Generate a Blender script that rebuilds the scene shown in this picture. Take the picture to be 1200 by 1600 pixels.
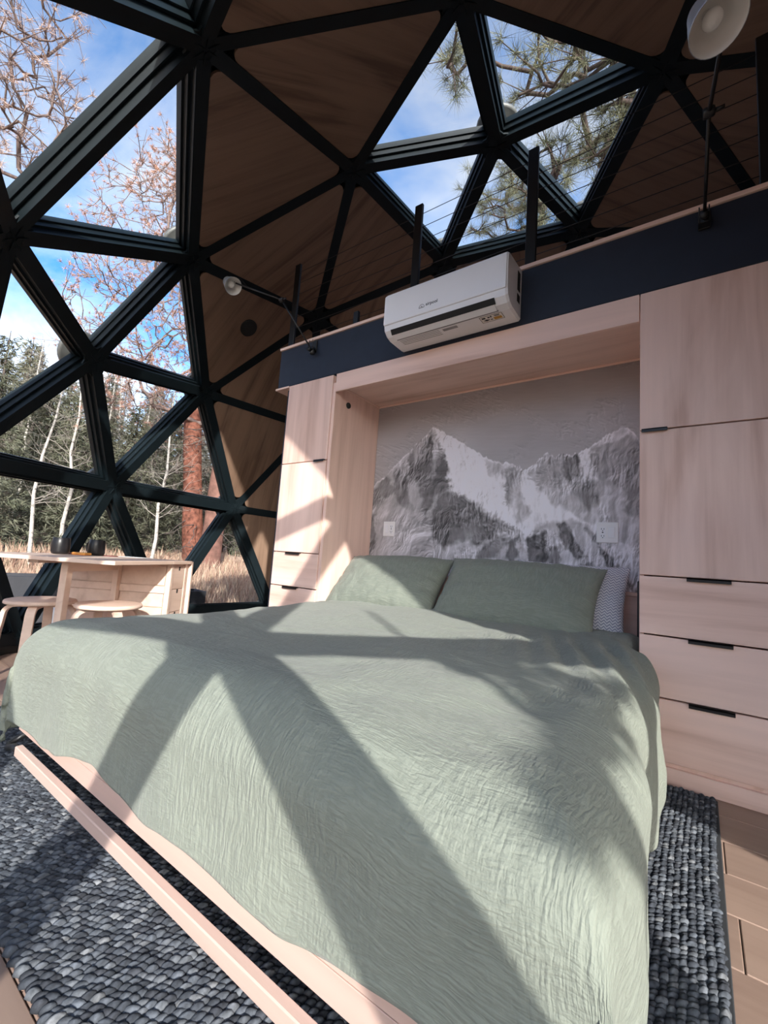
import bpy, bmesh, math, random
import numpy as np
from mathutils import Vector, Matrix

for _o in list(bpy.data.objects):
    bpy.data.objects.remove(_o, do_unlink=True)
scene = bpy.context.scene
COL = scene.collection
random.seed(7)
RNG = np.random.default_rng(7)

# ---------------------------------------------------------------- camera
EYE = np.array([0.0, 0.0, 0.815])
CAM_X = np.array([0.80973704, 0.58283545, 0.06803500])
CAM_Y = np.array([0.00979655, -0.12935509, 0.99154994])
CAM_F = np.array([-0.58671113, 0.80222821, 0.11045338])
cam_data = bpy.data.cameras.new('camera')
cam_data.sensor_fit = 'HORIZONTAL'
cam_data.sensor_width = 36.0
cam_data.lens = 36.0 * 679.39 / 1200.0
cam_data.clip_start = 0.02
cam_data.clip_end = 600
cam = bpy.data.objects.new('camera', cam_data)
COL.objects.link(cam)
cam.matrix_world = Matrix([[CAM_X[0], CAM_Y[0], -CAM_F[0], EYE[0]],
                           [CAM_X[1], CAM_Y[1], -CAM_F[1], EYE[1]],
                           [CAM_X[2], CAM_Y[2], -CAM_F[2], EYE[2]],
                           [0, 0, 0, 1]])
scene.camera = cam

# ---------------------------------------------------------------- view transform
vs = scene.view_settings
vs.view_transform = 'Standard'
vs.look = 'None'
vs.gamma = 1.0
vs.use_curve_mapping = False
vs.exposure = 2.2

scene.cycles.diffuse_bounces = 8
scene.cycles.transparent_max_bounces = 16

# ---------------------------------------------------------------- sky
world = bpy.data.worlds.new('sky')
scene.world = world
world.use_nodes = True
wn = world.node_tree.nodes
wl = world.node_tree.links
wn.clear()


def wnode(t, **kw):
    nd = wn.new(t)
    for k, v in kw.items():
        setattr(nd, k, v)
    return nd


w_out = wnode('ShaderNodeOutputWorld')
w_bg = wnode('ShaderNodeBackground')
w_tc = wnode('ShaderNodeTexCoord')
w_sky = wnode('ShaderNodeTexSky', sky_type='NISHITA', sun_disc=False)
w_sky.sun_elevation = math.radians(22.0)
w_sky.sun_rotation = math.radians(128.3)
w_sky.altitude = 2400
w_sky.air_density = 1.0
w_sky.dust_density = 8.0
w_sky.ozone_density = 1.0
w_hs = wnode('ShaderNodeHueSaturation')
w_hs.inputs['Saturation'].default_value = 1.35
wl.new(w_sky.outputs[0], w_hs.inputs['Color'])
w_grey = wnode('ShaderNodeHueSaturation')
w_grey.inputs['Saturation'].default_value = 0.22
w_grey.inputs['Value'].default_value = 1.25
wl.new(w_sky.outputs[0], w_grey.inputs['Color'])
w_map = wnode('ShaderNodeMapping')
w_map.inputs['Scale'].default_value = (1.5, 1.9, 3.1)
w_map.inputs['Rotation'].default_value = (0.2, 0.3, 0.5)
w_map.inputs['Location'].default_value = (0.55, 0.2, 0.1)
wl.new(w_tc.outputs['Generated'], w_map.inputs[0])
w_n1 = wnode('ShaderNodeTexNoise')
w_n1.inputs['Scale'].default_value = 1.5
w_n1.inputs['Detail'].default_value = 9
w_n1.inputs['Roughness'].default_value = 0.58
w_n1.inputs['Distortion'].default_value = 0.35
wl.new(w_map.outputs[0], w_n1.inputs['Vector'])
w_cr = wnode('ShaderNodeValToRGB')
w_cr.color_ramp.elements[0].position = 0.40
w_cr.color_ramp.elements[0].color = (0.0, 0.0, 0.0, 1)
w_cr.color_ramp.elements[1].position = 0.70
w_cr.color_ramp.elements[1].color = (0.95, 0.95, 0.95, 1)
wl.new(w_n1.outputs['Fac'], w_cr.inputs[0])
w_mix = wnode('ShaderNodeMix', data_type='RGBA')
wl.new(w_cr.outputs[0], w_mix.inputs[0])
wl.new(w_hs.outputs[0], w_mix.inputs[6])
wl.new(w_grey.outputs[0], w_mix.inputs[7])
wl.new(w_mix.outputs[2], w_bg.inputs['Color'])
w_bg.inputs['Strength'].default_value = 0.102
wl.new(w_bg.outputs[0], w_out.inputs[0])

# ---------------------------------------------------------------- sun
SUN_AZ, SUN_EL = math.radians(-38.3), math.radians(22.0)
SUN_DIR = np.array([math.cos(SUN_AZ) * math.cos(SUN_EL), math.sin(SUN_AZ) * math.cos(SUN_EL), math.sin(SUN_EL)])
sun_data = bpy.data.lights.new('sun', 'SUN')
sun_data.energy = 1.6
sun_data.color = (1.0, 0.95, 0.89)
sun_data.angle = math.radians(0.75)
sun = bpy.data.objects.new('sun', sun_data)
COL.objects.link(sun)
sun.location = tuple(SUN_DIR * 30)
sun.rotation_euler = Vector(tuple(SUN_DIR)).to_track_quat('Z', 'Y').to_euler()


# ================================================================ helpers
def nrm(v):
    v = np.asarray(v, float)
    return v / np.linalg.norm(v)


def link(name, data, parent=None):
    o = bpy.data.objects.new(name, data)
    COL.objects.link(o)
    if parent is not None:
        o.parent = parent
    return o


def tag(o, label=None, cat=None, group=None, kind=None):
    if label:
        o['label'] = label
    if cat:
        o['category'] = cat
    if group:
        o['group'] = group
    if kind:
        o['kind'] = kind
    return o


def empty(name, loc=(0, 0, 0), rz=0.0):
    o = bpy.data.objects.new(name, None)
    o.empty_display_size = 0.1
    COL.objects.link(o)
    o.location = loc
    o.rotation_euler = (0, 0, rz)
    return o


def mesh_np(name, verts, faces, smooth=False, attrs=None, uv=None):
    """verts Nx3, faces MxK (uniform size)"""
    verts = np.asarray(verts, np.float32)
    faces = np.asarray(faces, np.int32)
    me = bpy.data.meshes.new(name)
    n, k = faces.shape
    me.vertices.add(len(verts))
    me.vertices.foreach_set('co', verts.ravel())
    me.loops.add(n * k)
    me.loops.foreach_set('vertex_index', faces.ravel())
    me.polygons.add(n)
    me.polygons.foreach_set('loop_start', np.arange(0, n * k, k, dtype=np.int32))
    me.polygons.foreach_set('loop_total', np.full(n, k, np.int32))
    if smooth:
        me.polygons.foreach_set('use_smooth', np.ones(n, bool))
    if attrs:
        for an, arr in attrs.items():
            at = me.color_attributes.new(an, 'FLOAT_COLOR', 'POINT')
            a4 = np.ones((len(verts), 4), np.float32)
            a4[:, :3] = arr
            at.data.foreach_set('color', a4.ravel())
    if uv is not None:
        lay = me.uv_layers.new(name='UVMap')
        lay.data.foreach_set('uv', np.asarray(uv, np.float32)[faces.ravel()].ravel())
    me.update(calc_edges=True)
    me.validate()
    return me


def wloc(o):
    t = np.zeros(3)
    while o is not None:
        t = t + np.array(o.location)
        o = o.parent
    return t


class MB:
    """collects polygons into one mesh"""

    def __init__(s):
        s.v = []
        s.f = []
        s.sm = []

    def add(s, verts, faces, smooth=False):
        b = len(s.v)
        s.v += [tuple(map(float, q)) for q in verts]
        s.f += [tuple(b + i for i in f) for f in faces]
        s.sm += [smooth] * len(faces)
        return s

    def box(s, x0, x1, y0, y1, z0, z1, c=0.0):
        """box; c = chamfer"""
        if c <= 0:
            v = [(x, y, z) for x in (x0, x1) for y in (y0, y1) for z in (z0, z1)]
            return s.add(v, [(0, 1, 3, 2), (4, 6, 7, 5), (0, 4, 5, 1), (2, 3, 7, 6), (0, 2, 6, 4), (1, 5, 7, 3)])
        c = min(c, (x1 - x0) * .45, (y1 - y0) * .45, (z1 - z0) * .45)
        bm = bmesh.new()
        r = bmesh.ops.create_cube(bm, size=1)
        for q in bm.verts:
            q.co = Vector(((x0 + x1) / 2 + q.co.x * (x1 - x0), (y0 + y1) / 2 + q.co.y * (y1 - y0), (z0 + z1) / 2 + q.co.z * (z1 - z0)))
        bmesh.ops.bevel(bm, geom=list(bm.edges), offset=c, segments=1, affect='EDGES', profile=.5)
        return s.bm(bm)

    def bm(s, bm, smooth=False):
        bm.verts.ensure_lookup_table()
        bm.verts.index_update()
        s.add([q.co for q in bm.verts], [[q.index for q in f.verts] for f in bm.faces], smooth)
        bm.free()
        return s

    def obox(s, a, b, side, w, up, h0, h1):
        """oriented beam from a to b; side dir half-width w; along up from h0 to h1"""
        a, b, side, up = map(lambda q: np.asarray(q, float), (a, b, side, up))
        v = []
        for p in (a, b):
            for sx in (-w, w):
                for h in (h0, h1):
                    v.append(p + side * sx + up * h)
        return s.add(v, [(0, 1, 3, 2), (4, 6, 7, 5), (0, 4, 5, 1), (2, 3, 7, 6), (0, 2, 6, 4), (1, 5, 7, 3)])

    def tube(s, pts, rad, n=8, cap=True, smooth=True):
        pts = [np.asarray(q, float) for q in pts]
        if np.isscalar(rad):
            rad = [rad] * len(pts)
        rings = []
        ref = None
        for i, p in enumerate(pts):
            d = nrm(pts[min(i + 1, len(pts) - 1)] - pts[max(i - 1, 0)])
            if ref is None:
                ref = np.array([0, 0, 1.]) if abs(d[2]) < .9 else np.array([1., 0, 0])
            x = np.cross(d, ref)
            x = nrm(x)
            y = np.cross(d, x)
            ref = -y if False else nrm(np.cross(x, d))
            rings.append([p + (x * math.cos(2 * math.pi * k / n) + ref * math.sin(2 * math.pi * k / n)) * rad[i] for k in range(n)])
        v = [q for r in rings for q in r]
        f = []
        for i in range(len(pts) - 1):
            for k in range(n):
                f.append((i * n + k, i * n + (k + 1) % n, (i + 1) * n + (k + 1) % n, (i + 1) * n + k))
        s.add(v, f, smooth)
        if cap:
            b = len(s.v) - len(v)
            s.f.append(tuple(b + k for k in reversed(range(n))))
            s.sm.append(False)
            s.f.append(tuple(b + (len(pts) - 1) * n + k for k in range(n)))
            s.sm.append(False)
        return s

    def lathe(s, prof, n=24, M=None, smooth=True, closed=False):
        """prof [(r,z)...] around z; M 4x4 np"""
        v = []
        for r, z in prof:
            for k in range(n):
                a = 2 * math.pi * k / n
                v.append((r * math.cos(a), r * math.sin(a), z))
        f = []
        m = len(prof)
        for i in range(m - 1):
            for k in range(n):
                f.append((i * n + k, i * n + (k + 1) % n, (i + 1) * n + (k + 1) % n, (i + 1) * n + k))
        if M is not None:
            v = [(M @ np.array([*q, 1.0]))[:3] for q in v]
        s.add(v, f, smooth)
        return s

    def prism(s, poly, z0, z1, M=None):
        """poly list of (x,y) ccw extruded z0..z1"""
        n = len(poly)
        v = [(x, y, z0) for x, y in poly] + [(x, y, z1) for x, y in poly]
        f = [tuple(reversed(range(n))), tuple(range(n, 2 * n))] + [(i, (i + 1) % n, n + (i + 1) % n, n + i) for i in range(n)]
        if M is not None:
            v = [(M @ np.array([*q, 1.0]))[:3] for q in v]
        return s.add(v, f)

    def xform(s, M):
        s.v = [tuple((M @ np.array([*q, 1.0]))[:3]) for q in s.v]
        return s

    def mesh(s, name):
        me = bpy.data.meshes.new(name)
        me.from_pydata(s.v, [], s.f)
        me.polygons.foreach_set('use_smooth', s.sm)
        me.update()
        return me

    def build(s, name, m, parent=None, origin=None):
        if origin is not None:
            o_ = np.asarray(origin, float)
            s.v = [tuple(np.asarray(q) - o_) for q in s.v]
        me = s.mesh(name)
        if m is not None:
            me.materials.append(m)
        o = link(name, me, parent)
        if origin is not None:
            o.location = tuple(np.asarray(origin, float) - wloc(parent))
        return o


def frame(o, x, y, z):
    M = np.eye(4)
    M[:3, 0], M[:3, 1], M[:3, 2], M[:3, 3] = x, y, z, o
    return M


def copy_tree(o, parent=None):
    c = o.copy()
    COL.objects.link(c)
    c.parent = parent
    for ch in list(o.children):
        copy_tree(ch, c)
    return c


def box_part(name, m, parent, x0, x1, y0, y1, z0, z1, c=0.0015):
    ctr = ((x0 + x1) / 2, (y0 + y1) / 2, (z0 + z1) / 2)
    return MB().box(x0, x1, y0, y1, z0, z1, c).build(name, m, parent, ctr)


# ---------------------------------------------------------------- noise (numpy)
def _hash(ix, iy, seed):
    h = (ix.astype(np.int64) * 374761393 + iy.astype(np.int64) * 668265263 + seed * 974711) & 0x7fffffff
    h = (h ^ (h >> 13)) * 1274126177 & 0x7fffffff
    return ((h ^ (h >> 16)) & 0xffff) / 65535.0


def vnoise(x, y, seed=0):
    ix, iy = np.floor(x), np.floor(y)
    fx, fy = x - ix, y - iy
    fx = fx * fx * (3 - 2 * fx)
    fy = fy * fy * (3 - 2 * fy)
    a = _hash(ix, iy, seed)
    b = _hash(ix + 1, iy, seed)
    c = _hash(ix, iy + 1, seed)
    d = _hash(ix + 1, iy + 1, seed)
    return (a * (1 - fx) + b * fx) * (1 - fy) + (c * (1 - fx) + d * fx) * fy


def fbm(x, y, oct=4, seed=0, gain=.5):
    t, a, s = 0, 1, 0
    for i in range(oct):
        t = t + a * vnoise(x * 2 ** i, y * 2 ** i, seed + i * 17)
        s += a
        a *= gain
    return t / s


# ================================================================ materials
def new_mat(name):
    m = bpy.data.materials.new(name)
    m.use_nodes = True
    nt = m.node_tree
    for nd in list(nt.nodes):
        nt.nodes.remove(nd)
    out = nt.nodes.new('ShaderNodeOutputMaterial')
    b = nt.nodes.new('ShaderNodeBsdfPrincipled')
    nt.links.new(b.outputs[0], out.inputs[0])
    return m, nt, b, out


def N(nt, t, **kw):
    nd = nt.nodes.new(t)
    for k, v in kw.items():
        if isinstance(k, str) and k.startswith('i_'):
            nd.inputs[k[2:].replace('_', ' ')].default_value = v
        else:
            setattr(nd, k, v)
    return nd


def ramp(nt, src, stops):
    r = nt.nodes.new('ShaderNodeValToRGB')
    el = r.color_ramp.elements
    while len(el) < len(stops):
        el.new(0.5)
    for e, (p, c) in zip(el, stops):
        e.position = p
        e.color = (*c, 1)
    nt.links.new(src, r.inputs[0])
    return r.outputs[0]


def coords(nt, scale, kind='Object', rnd=True, rot=(0, 0, 0)):
    tc = nt.nodes.new('ShaderNodeTexCoord')
    mp = nt.nodes.new('ShaderNodeMapping')
    mp.inputs['Scale'].default_value = scale
    mp.inputs['Rotation'].default_value = rot
    src = tc.outputs[kind]
    if rnd:
        oi = nt.nodes.new('ShaderNodeObjectInfo')
        mul = N(nt, 'ShaderNodeMath', operation='MULTIPLY')
        mul.inputs[1].default_value = 37.0
        nt.links.new(oi.outputs['Random'], mul.inputs[0])
        add = N(nt, 'ShaderNodeVectorMath', operation='ADD')
        nt.links.new(src, add.inputs[0])
        nt.links.new(mul.outputs[0], add.inputs[1])
        src = add.outputs[0]
    nt.links.new(src, mp.inputs[0])
    return mp.outputs[0]


def bump(nt, b, height, strength=.3, dist=.01):
    bp = nt.nodes.new('ShaderNodeBump')
    bp.inputs['Strength'].default_value = strength
    bp.inputs['Distance'].default_value = dist
    nt.links.new(height, bp.inputs['Height'])
    nt.links.new(bp.outputs[0], b.inputs['Normal'])
    return bp


def plain(name, col, rough=.5, metal=0.0, var=.08, scale=6.0, spec=.5, bmp=0.0):
    m, nt, b, out = new_mat(name)
    v = coords(nt, (scale, scale, scale))
    ns = N(nt, 'ShaderNodeTexNoise', i_Scale=1.0, i_Detail=4.0)
    nt.links.new(v, ns.inputs['Vector'])
    c = np.array(col)
    o = ramp(nt, ns.outputs['Fac'], [(.25, tuple(c * (1 - var))), (.75, tuple(np.minimum(c * (1 + var), 1)))])
    nt.links.new(o, b.inputs['Base Color'])
    b.inputs['Roughness'].default_value = rough
    b.inputs['Metallic'].default_value = metal
    b.inputs['Specular IOR Level'].default_value = spec
    if bmp:
        bump(nt, b, ns.outputs['Fac'], bmp, .005)
    return m


def wood(name, light, dark, axis=2, grain=1.0, rough=.5, fig=.5, con=1.0):
    """pale timber, grain along axis (0 x, 1 y, 2 z)"""
    m, nt, b, out = new_mat(name)
    sc = [26.0 * grain] * 3
    sc[axis] = 1.1 * grain
    v = coords(nt, tuple(sc))
    n1 = N(nt, 'ShaderNodeTexNoise', i_Scale=.55, i_Detail=6.0, i_Roughness=.62, i_Distortion=.6)
    nt.links.new(v, n1.inputs['Vector'])
    sc2 = [5.0 * grain] * 3
    sc2[axis] = .9 * grain
    v2 = coords(nt, tuple(sc2))
    n2 = N(nt, 'ShaderNodeTexNoise', i_Scale=.8, i_Detail=3.0, i_Distortion=1.6)
    nt.links.new(v2, n2.inputs['Vector'])
    mixf = N(nt, 'ShaderNodeMix', data_type='FLOAT')
    mixf.inputs[0].default_value = fig
    nt.links.new(n1.outputs['Fac'], mixf.inputs[2])
    nt.links.new(n2.outputs['Fac'], mixf.inputs[3])
    L, D_ = np.array(light), np.array(dark)
    c = ramp(nt, mixf.outputs[0], [(.5 - .17 / con, tuple(D_)), (.5 - .06 / con, tuple(L * .65 + D_ * .35)), (.5 + .05 / con, tuple(L)), (.5 + .2 / con, tuple(np.minimum(L * 1.06, 1)))])
    oi = nt.nodes.new('ShaderNodeObjectInfo')
    hsv = N(nt, 'ShaderNodeHueSaturation')
    mr = N(nt, 'ShaderNodeMapRange')
    mr.inputs['To Min'].default_value = .93
    mr.inputs['To Max'].default_value = 1.06
    nt.links.new(oi.outputs['Random'], mr.inputs[0])
    nt.links.new(mr.outputs[0], hsv.inputs['Value'])
    nt.links.new(c, hsv.inputs['Color'])
    nt.links.new(hsv.outputs[0], b.inputs['Base Color'])
    b.inputs['Roughness'].default_value = rough
    bump(nt, b, n1.outputs['Fac'], .08, .002)
    return m


def attr_mat(name, attr='col', rough=.8, trans=0.0, bmp=None):
    m, nt, b, out = new_mat(name)
    a = N(nt, 'ShaderNodeAttribute', attribute_name=attr)
    v = coords(nt, (260, 260, 260), rnd=False)
    ns = N(nt, 'ShaderNodeTexNoise', i_Scale=1.0, i_Detail=2.0)
    nt.links.new(v, ns.inputs['Vector'])
    mr = N(nt, 'ShaderNodeMapRange')
    mr.inputs['To Min'].default_value = .65
    mr.inputs['To Max'].default_value = 1.35
    nt.links.new(ns.outputs['Fac'], mr.inputs[0])
    mx = N(nt, 'ShaderNodeVectorMath', operation='SCALE')
    nt.links.new(a.outputs['Color'], mx.inputs[0])
    nt.links.new(mr.outputs[0], mx.inputs['Scale'])
    nt.links.new(mx.outputs[0], b.inputs['Base Color'])
    b.inputs['Roughness'].default_value = rough
    b.inputs['Specular IOR Level'].default_value = .2
    return m


MAPLE_L, MAPLE_D = (.87, .625, .535), (.66, .43, .345)
m_maple = wood('maple_vertical', MAPLE_L, MAPLE_D, 2, .8, .5, .55, 1.35)
m_maple_x = wood('maple_horizontal', MAPLE_L, MAPLE_D, 0, .8, .5, .55, 1.35)
m_maple_y = wood('maple_depth', MAPLE_L, MAPLE_D, 1)
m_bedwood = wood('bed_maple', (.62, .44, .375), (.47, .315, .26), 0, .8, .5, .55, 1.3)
m_birch = wood('birch_furniture', (.74, .56, .46), (.58, .41, .32), 0, 1.2)
m_ply = wood('birch_ply_panel', (.26, .165, .112), (.145, .085, .056), 2, .9, .5, .4, 1.35)
m_plank = wood('floor_plank', (.36, .25, .195), (.24, .155, .12), 0, .8, .45)
m_steel = plain('black_steel', (.0085, .0145, .018), .45, .0, .15, 9, .25)
m_black = plain('black_satin', (.012, .012, .013), .4, .0, .1)
m_handle = plain('black_handle', (.012, .011, .013), .35, .2, .1)
m_navy = plain('navy_paint', (.0135, .0185, .034), .55, 0, .10, 14, .4)
m_white = plain('white_plastic', (.84, .83, .85), .28, 0, .02, 5)
m_whitew = plain('white_plate', (.84, .82, .82), .4, 0, .02, 5)
m_dark = plain('dark_void', (.01, .01, .01), .7, 0, .05)
m_grey = plain('grey_print', (.26, .25, .26), .6, 0, .1)
m_orange = plain('amber_print', (.55, .27, .03), .6, 0, .1)
m_alu = plain('brushed_aluminium', (.40, .42, .46), .38, .35, .05, 20)
m_lampin = plain('white_reflector', (.75, .74, .72), .35, 0, .03)
m_bulb = plain('frosted_bulb', (.82, .82, .80), .25, 0, .02)
m_cable = plain('steel_cable', (.035, .03, .03), .45, .4, .1)
m_rubber = plain('dark_rubber', (.02, .02, .02), .8, 0, .1)


def glass_mat(name, tint=(.975, .985, .985)):
    m, nt, b, out = new_mat(name)
    nt.nodes.remove(b)
    tr = N(nt, 'ShaderNodeBsdfTransparent')
    tr.inputs[0].default_value = (*tint, 1)
    gl = N(nt, 'ShaderNodeBsdfGlossy')
    gl.inputs['Roughness'].default_value = .01
    gl.inputs['Color'].default_value = (1, 1, 1, 1)
    lw = N(nt, 'ShaderNodeLayerWeight')
    pw_ = N(nt, 'ShaderNodeMath', operation='POWER')
    pw_.inputs[1].default_value = 5.0
    nt.links.new(lw.outputs['Facing'], pw_.inputs[0])
    fr = N(nt, 'ShaderNodeMath', operation='MULTIPLY_ADD')
    fr.inputs[1].default_value = .8
    fr.inputs[2].default_value = .025
    nt.links.new(pw_.outputs[0], fr.inputs[0])
    mx = N(nt, 'ShaderNodeMixShader')
    nt.links.new(fr.outputs[0], mx.inputs[0])
    nt.links.new(tr.outputs[0], mx.inputs[1])
    nt.links.new(gl.outputs[0], mx.inputs[2])
    nt.links.new(mx.outputs[0], out.inputs[0])
    return m


m_glass = glass_mat('window_glass')

# ================================================================ dome geometry
DC = np.array([-1.2231855, 2.7568098, 0.7012959])
DR = 3.25
DPSI = 0.85887894


def dome_points():
    t = math.atan(.5)
    v = [np.array([0, 0, 1.])]
    for i in range(5):
        a = math.radians(72 * i) + math.pi / 2
        v.append(np.array([math.cos(t) * math.cos(a), math.cos(t) * math.sin(a), math.sin(t)]))
    for i in range(5):
        a = math.radians(72 * i + 36) + math.pi / 2
        v.append(np.array([math.cos(t) * math.cos(a), math.cos(t) * math.sin(a), -math.sin(t)]))
    v.append(np.array([0, 0, -1.]))
    import itertools
    fs = [f for f in itertools.combinations(range(12), 3) if all(v[a] @ v[b] > .4 for a, b in itertools.combinations(f, 2))]
    pts, idx, tris = [], {}, []

    def add(q):
        q = nrm(q)
        k = tuple(np.round(q, 4) + 0.0)
        if k not in idx:
            idx[k] = len(pts)
            pts.append(q)
        return idx[k]
    for a, b, c in fs:
        g = {}
        for i in range(4):
            for j in range(4 - i):
                g[i, j] = add((v[a] * (3 - i - j) + v[b] * i + v[c] * j) / 3)
        for i in range(3):
            for j in range(3 - i):
                tris.append((g[i, j], g[i + 1, j], g[i, j + 1]))
                if i + j < 2:
                    tris.append((g[i + 1, j], g[i + 1, j + 1], g[i, j + 1]))
    P = np.array(pts)
    c, s = math.cos(DPSI), math.sin(DPSI)
    P = P @ np.array([[c, s, 0], [-s, c, 0], [0, 0, 1]])
    keep = P[:, 2] > -.25
    return P * DR + DC, [t_ for t_ in tris if all(keep[list(t_)])]


HUB, TRI = dome_points()
for k_, q_ in {0: (-1.2009, 2.7500, 3.9512), 3: (-3.6880, 1.2232, 2.1625), 19: (-1.9594, 0.9126, 3.2741), 1: (-2.1290, 2.2144, 3.7750),
               2: (-3.1708, 1.5978, 3.0306), 5: (-3.2080, 2.9733, 3.2657), 16: (-0.9833, 1.7258, 3.7741), 21: (-2.8825, 0.5049, 2.3561),
               4: (-2.0246, 3.4931, 3.7637), 10: (-0.8260, 3.7351, 3.7750), 22: (-0.1389, 2.6572, 3.7635), 6: (-3.9843, 2.3068, 2.3554),
               34: (-4.4039, 3.0551, 1.2986), 36: (-4.2326, 1.6848, 1.2988)}.items():
    HUB[k_] = q_
EDGES = sorted({tuple(sorted(e)) for t_ in TRI for e in ((t_[0], t_[1]), (t_[1], t_[2]), (t_[0], t_[2]))})
USED = sorted({i for t_ in TRI for i in t_})
# glazed side: everything on the window side of the hub chains 19-2-6-34-32 and 19-17-27-58-59, plus the crown
BARR = {tuple(sorted(e)) for e in [(19, 2), (2, 6), (6, 34), (34, 32), (19, 17), (17, 27), (27, 58), (58, 59)]}
e2t = {}
for ti, t_ in enumerate(TRI):
    for e in ((t_[0], t_[1]), (t_[1], t_[2]), (t_[0], t_[2])):
        e2t.setdefault(tuple(sorted(e)), []).append(ti)
seed_t = [ti for ti, t_ in enumerate(TRI) if set(t_) >= {2, 3, 21}][0]
GLAZED = {seed_t}
stack = [seed_t]
while stack:
    ti = stack.pop()
    t_ = TRI[ti]
    for e in ((t_[0], t_[1]), (t_[1], t_[2]), (t_[0], t_[2])):
        e = tuple(sorted(e))
        if e in BARR:
            continue
        for tj in e2t[e]:
            if tj not in GLAZED:
                GLAZED.add(tj)
                stack.append(tj)
for ti, t_ in enumerate(TRI):
    if 0 in t_:
        GLAZED.add(ti)

wall = empty('wall_dome', tuple(DC * [1, 1, 0]))
tag(wall, 'black steel geodesic dome frame lined with triangular plywood panels', 'dome', kind='structure')
WO = np.array(wall.location)
S_W, S_D = .042, .10     # strut half width, depth
HUBR = .10


def rad(p):
    return nrm(np.asarray(p) - DC)


# struts
for a, b in EDGES:
    A_, B_ = HUB[a], HUB[b]
    d = nrm(B_ - A_)
    up = rad((A_ + B_) / 2)
    up = nrm(up - d * (up @ d))
    side = np.cross(d, up)
    mb = MB()
    mb.obox(A_ + d * .055, B_ - d * .055, side, S_W, up, 0.0, S_D)
    mb.build('strut', m_steel, wall, (A_ + B_) / 2)

m_cap = plain('cap_grey', (.13, .135, .13), .5, .2)
# hubs: pressed hub plate with one tongue per strut, bolts, outer cap
nbr = {i: [] for i in USED}
for a, b in EDGES:
    nbr[a].append(b)
    nbr[b].append(a)
for i in USED:
    c = HUB[i]
    up = rad(c)
    x = nrm(np.cross([0, 0, 1.], up)) if abs(up[2]) < .95 else np.array([1., 0, 0])
    y = np.cross(up, x)
    angs = sorted(math.atan2((HUB[j] - c) @ y, (HUB[j] - c) @ x) for j in nbr[i])
    poly = []
    for k, a in enumerate(angs):
        for da, r in ((-.34, .122), (.34, .122)):
            poly.append((r * math.cos(a + da), r * math.sin(a + da)))
        a2 = angs[(k + 1) % len(angs)]
        if a2 <= a:
            a2 += 2 * math.pi
        if a2 - a < 2:
            poly.append((.104 * math.cos((a + a2) / 2), .104 * math.sin((a + a2) / 2)))
        else:
            for q in (.3, .7):
                poly.append((.07 * math.cos(a + (a2 - a) * q), .07 * math.sin(a + (a2 - a) * q)))
    M_ = frame(c, x, y, up)
    hb = MB().prism(poly, -.010, .002, M_)
    for a in angs:   # folded ribs on the plate
        d = x * math.cos(a) + y * math.sin(a)
        hb.obox(c + d * .012, c + d * .085, np.cross(d, up), .004, up, -.017, -.008)
    hb.prism([(.05 * math.cos(q * math.pi / 4), .05 * math.sin(q * math.pi / 4)) for q in range(8)], .0, .10, M_)
    h_ = hb.build('hub', m_steel, wall, c)
    bo = MB()
    for a in angs:
        for dr, ds in ((.098, -.022), (.098, .022)):
            p = c + (x * math.cos(a) + y * math.sin(a)) * dr + (-x * math.sin(a) + y * math.cos(a)) * ds
            bo.prism([(.006 * math.cos(q * math.pi / 3), .006 * math.sin(q * math.pi / 3)) for q in range(6)], -.015, -.009, frame(p, x, y, up))
    b_ = bo.build('bolt_ring', m_black, h_)
    b_.location = tuple(-c)
    cp = MB().lathe([(.0, .215), (.11, .212), (.150, .195), (.158, .172), (.145, .160), (.05, .160), (.05, .10)], 24, M_)
    cp.build('outer_cap', m_cap, h_).location = tuple(-c)


def inset_tri(pts, ins, rad_c=0.0, seg=5):
    """inset 3D triangle by ins in its plane, optionally rounded corners"""
    p = [np.asarray(q, float) for q in pts]
    L = [np.linalg.norm(p[(i + 1) % 3] - p[(i + 2) % 3]) for i in range(3)]
    inc = (L[0] * p[0] + L[1] * p[1] + L[2] * p[2]) / sum(L)
    area = np.linalg.norm(np.cross(p[1] - p[0], p[2] - p[0])) / 2
    r = 2 * area / sum(L)

    def at(f):
        return [inc + (q - inc) * f for q in p]
    base = at((r - ins) / r)
    if rad_c <= 0:
        return base
    cen = at((r - ins - rad_c) / r)
    nrml = nrm(np.cross(p[1] - p[0], p[2] - p[0]))
    out = []
    for i in range(3):
        e_in = nrm(p[i] - p[i - 1])
        e_out = nrm(p[(i + 1) % 3] - p[i])
        n0 = np.cross(e_in, nrml)
        n1 = np.cross(e_out, nrml)
        ang = math.acos(max(-1, min(1, n0 @ n1)))
        for k in range(seg + 1):
            f = k / seg
            d = (math.sin((1 - f) * ang) * n0 + math.sin(f * ang) * n1) / math.sin(ang)
            out.append(cen[i] + d * rad_c)
    return out


def slab(poly, nrml, h0, h1):
    n = len(poly)
    v = [q + nrml * h0 for q in poly] + [q + nrml * h1 for q in poly]
    f = [tuple(reversed(range(n))), tuple(range(n, 2 * n))] + [(i, (i + 1) % n, n + (i + 1) % n, n + i) for i in range(n)]
    return v, f


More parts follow.
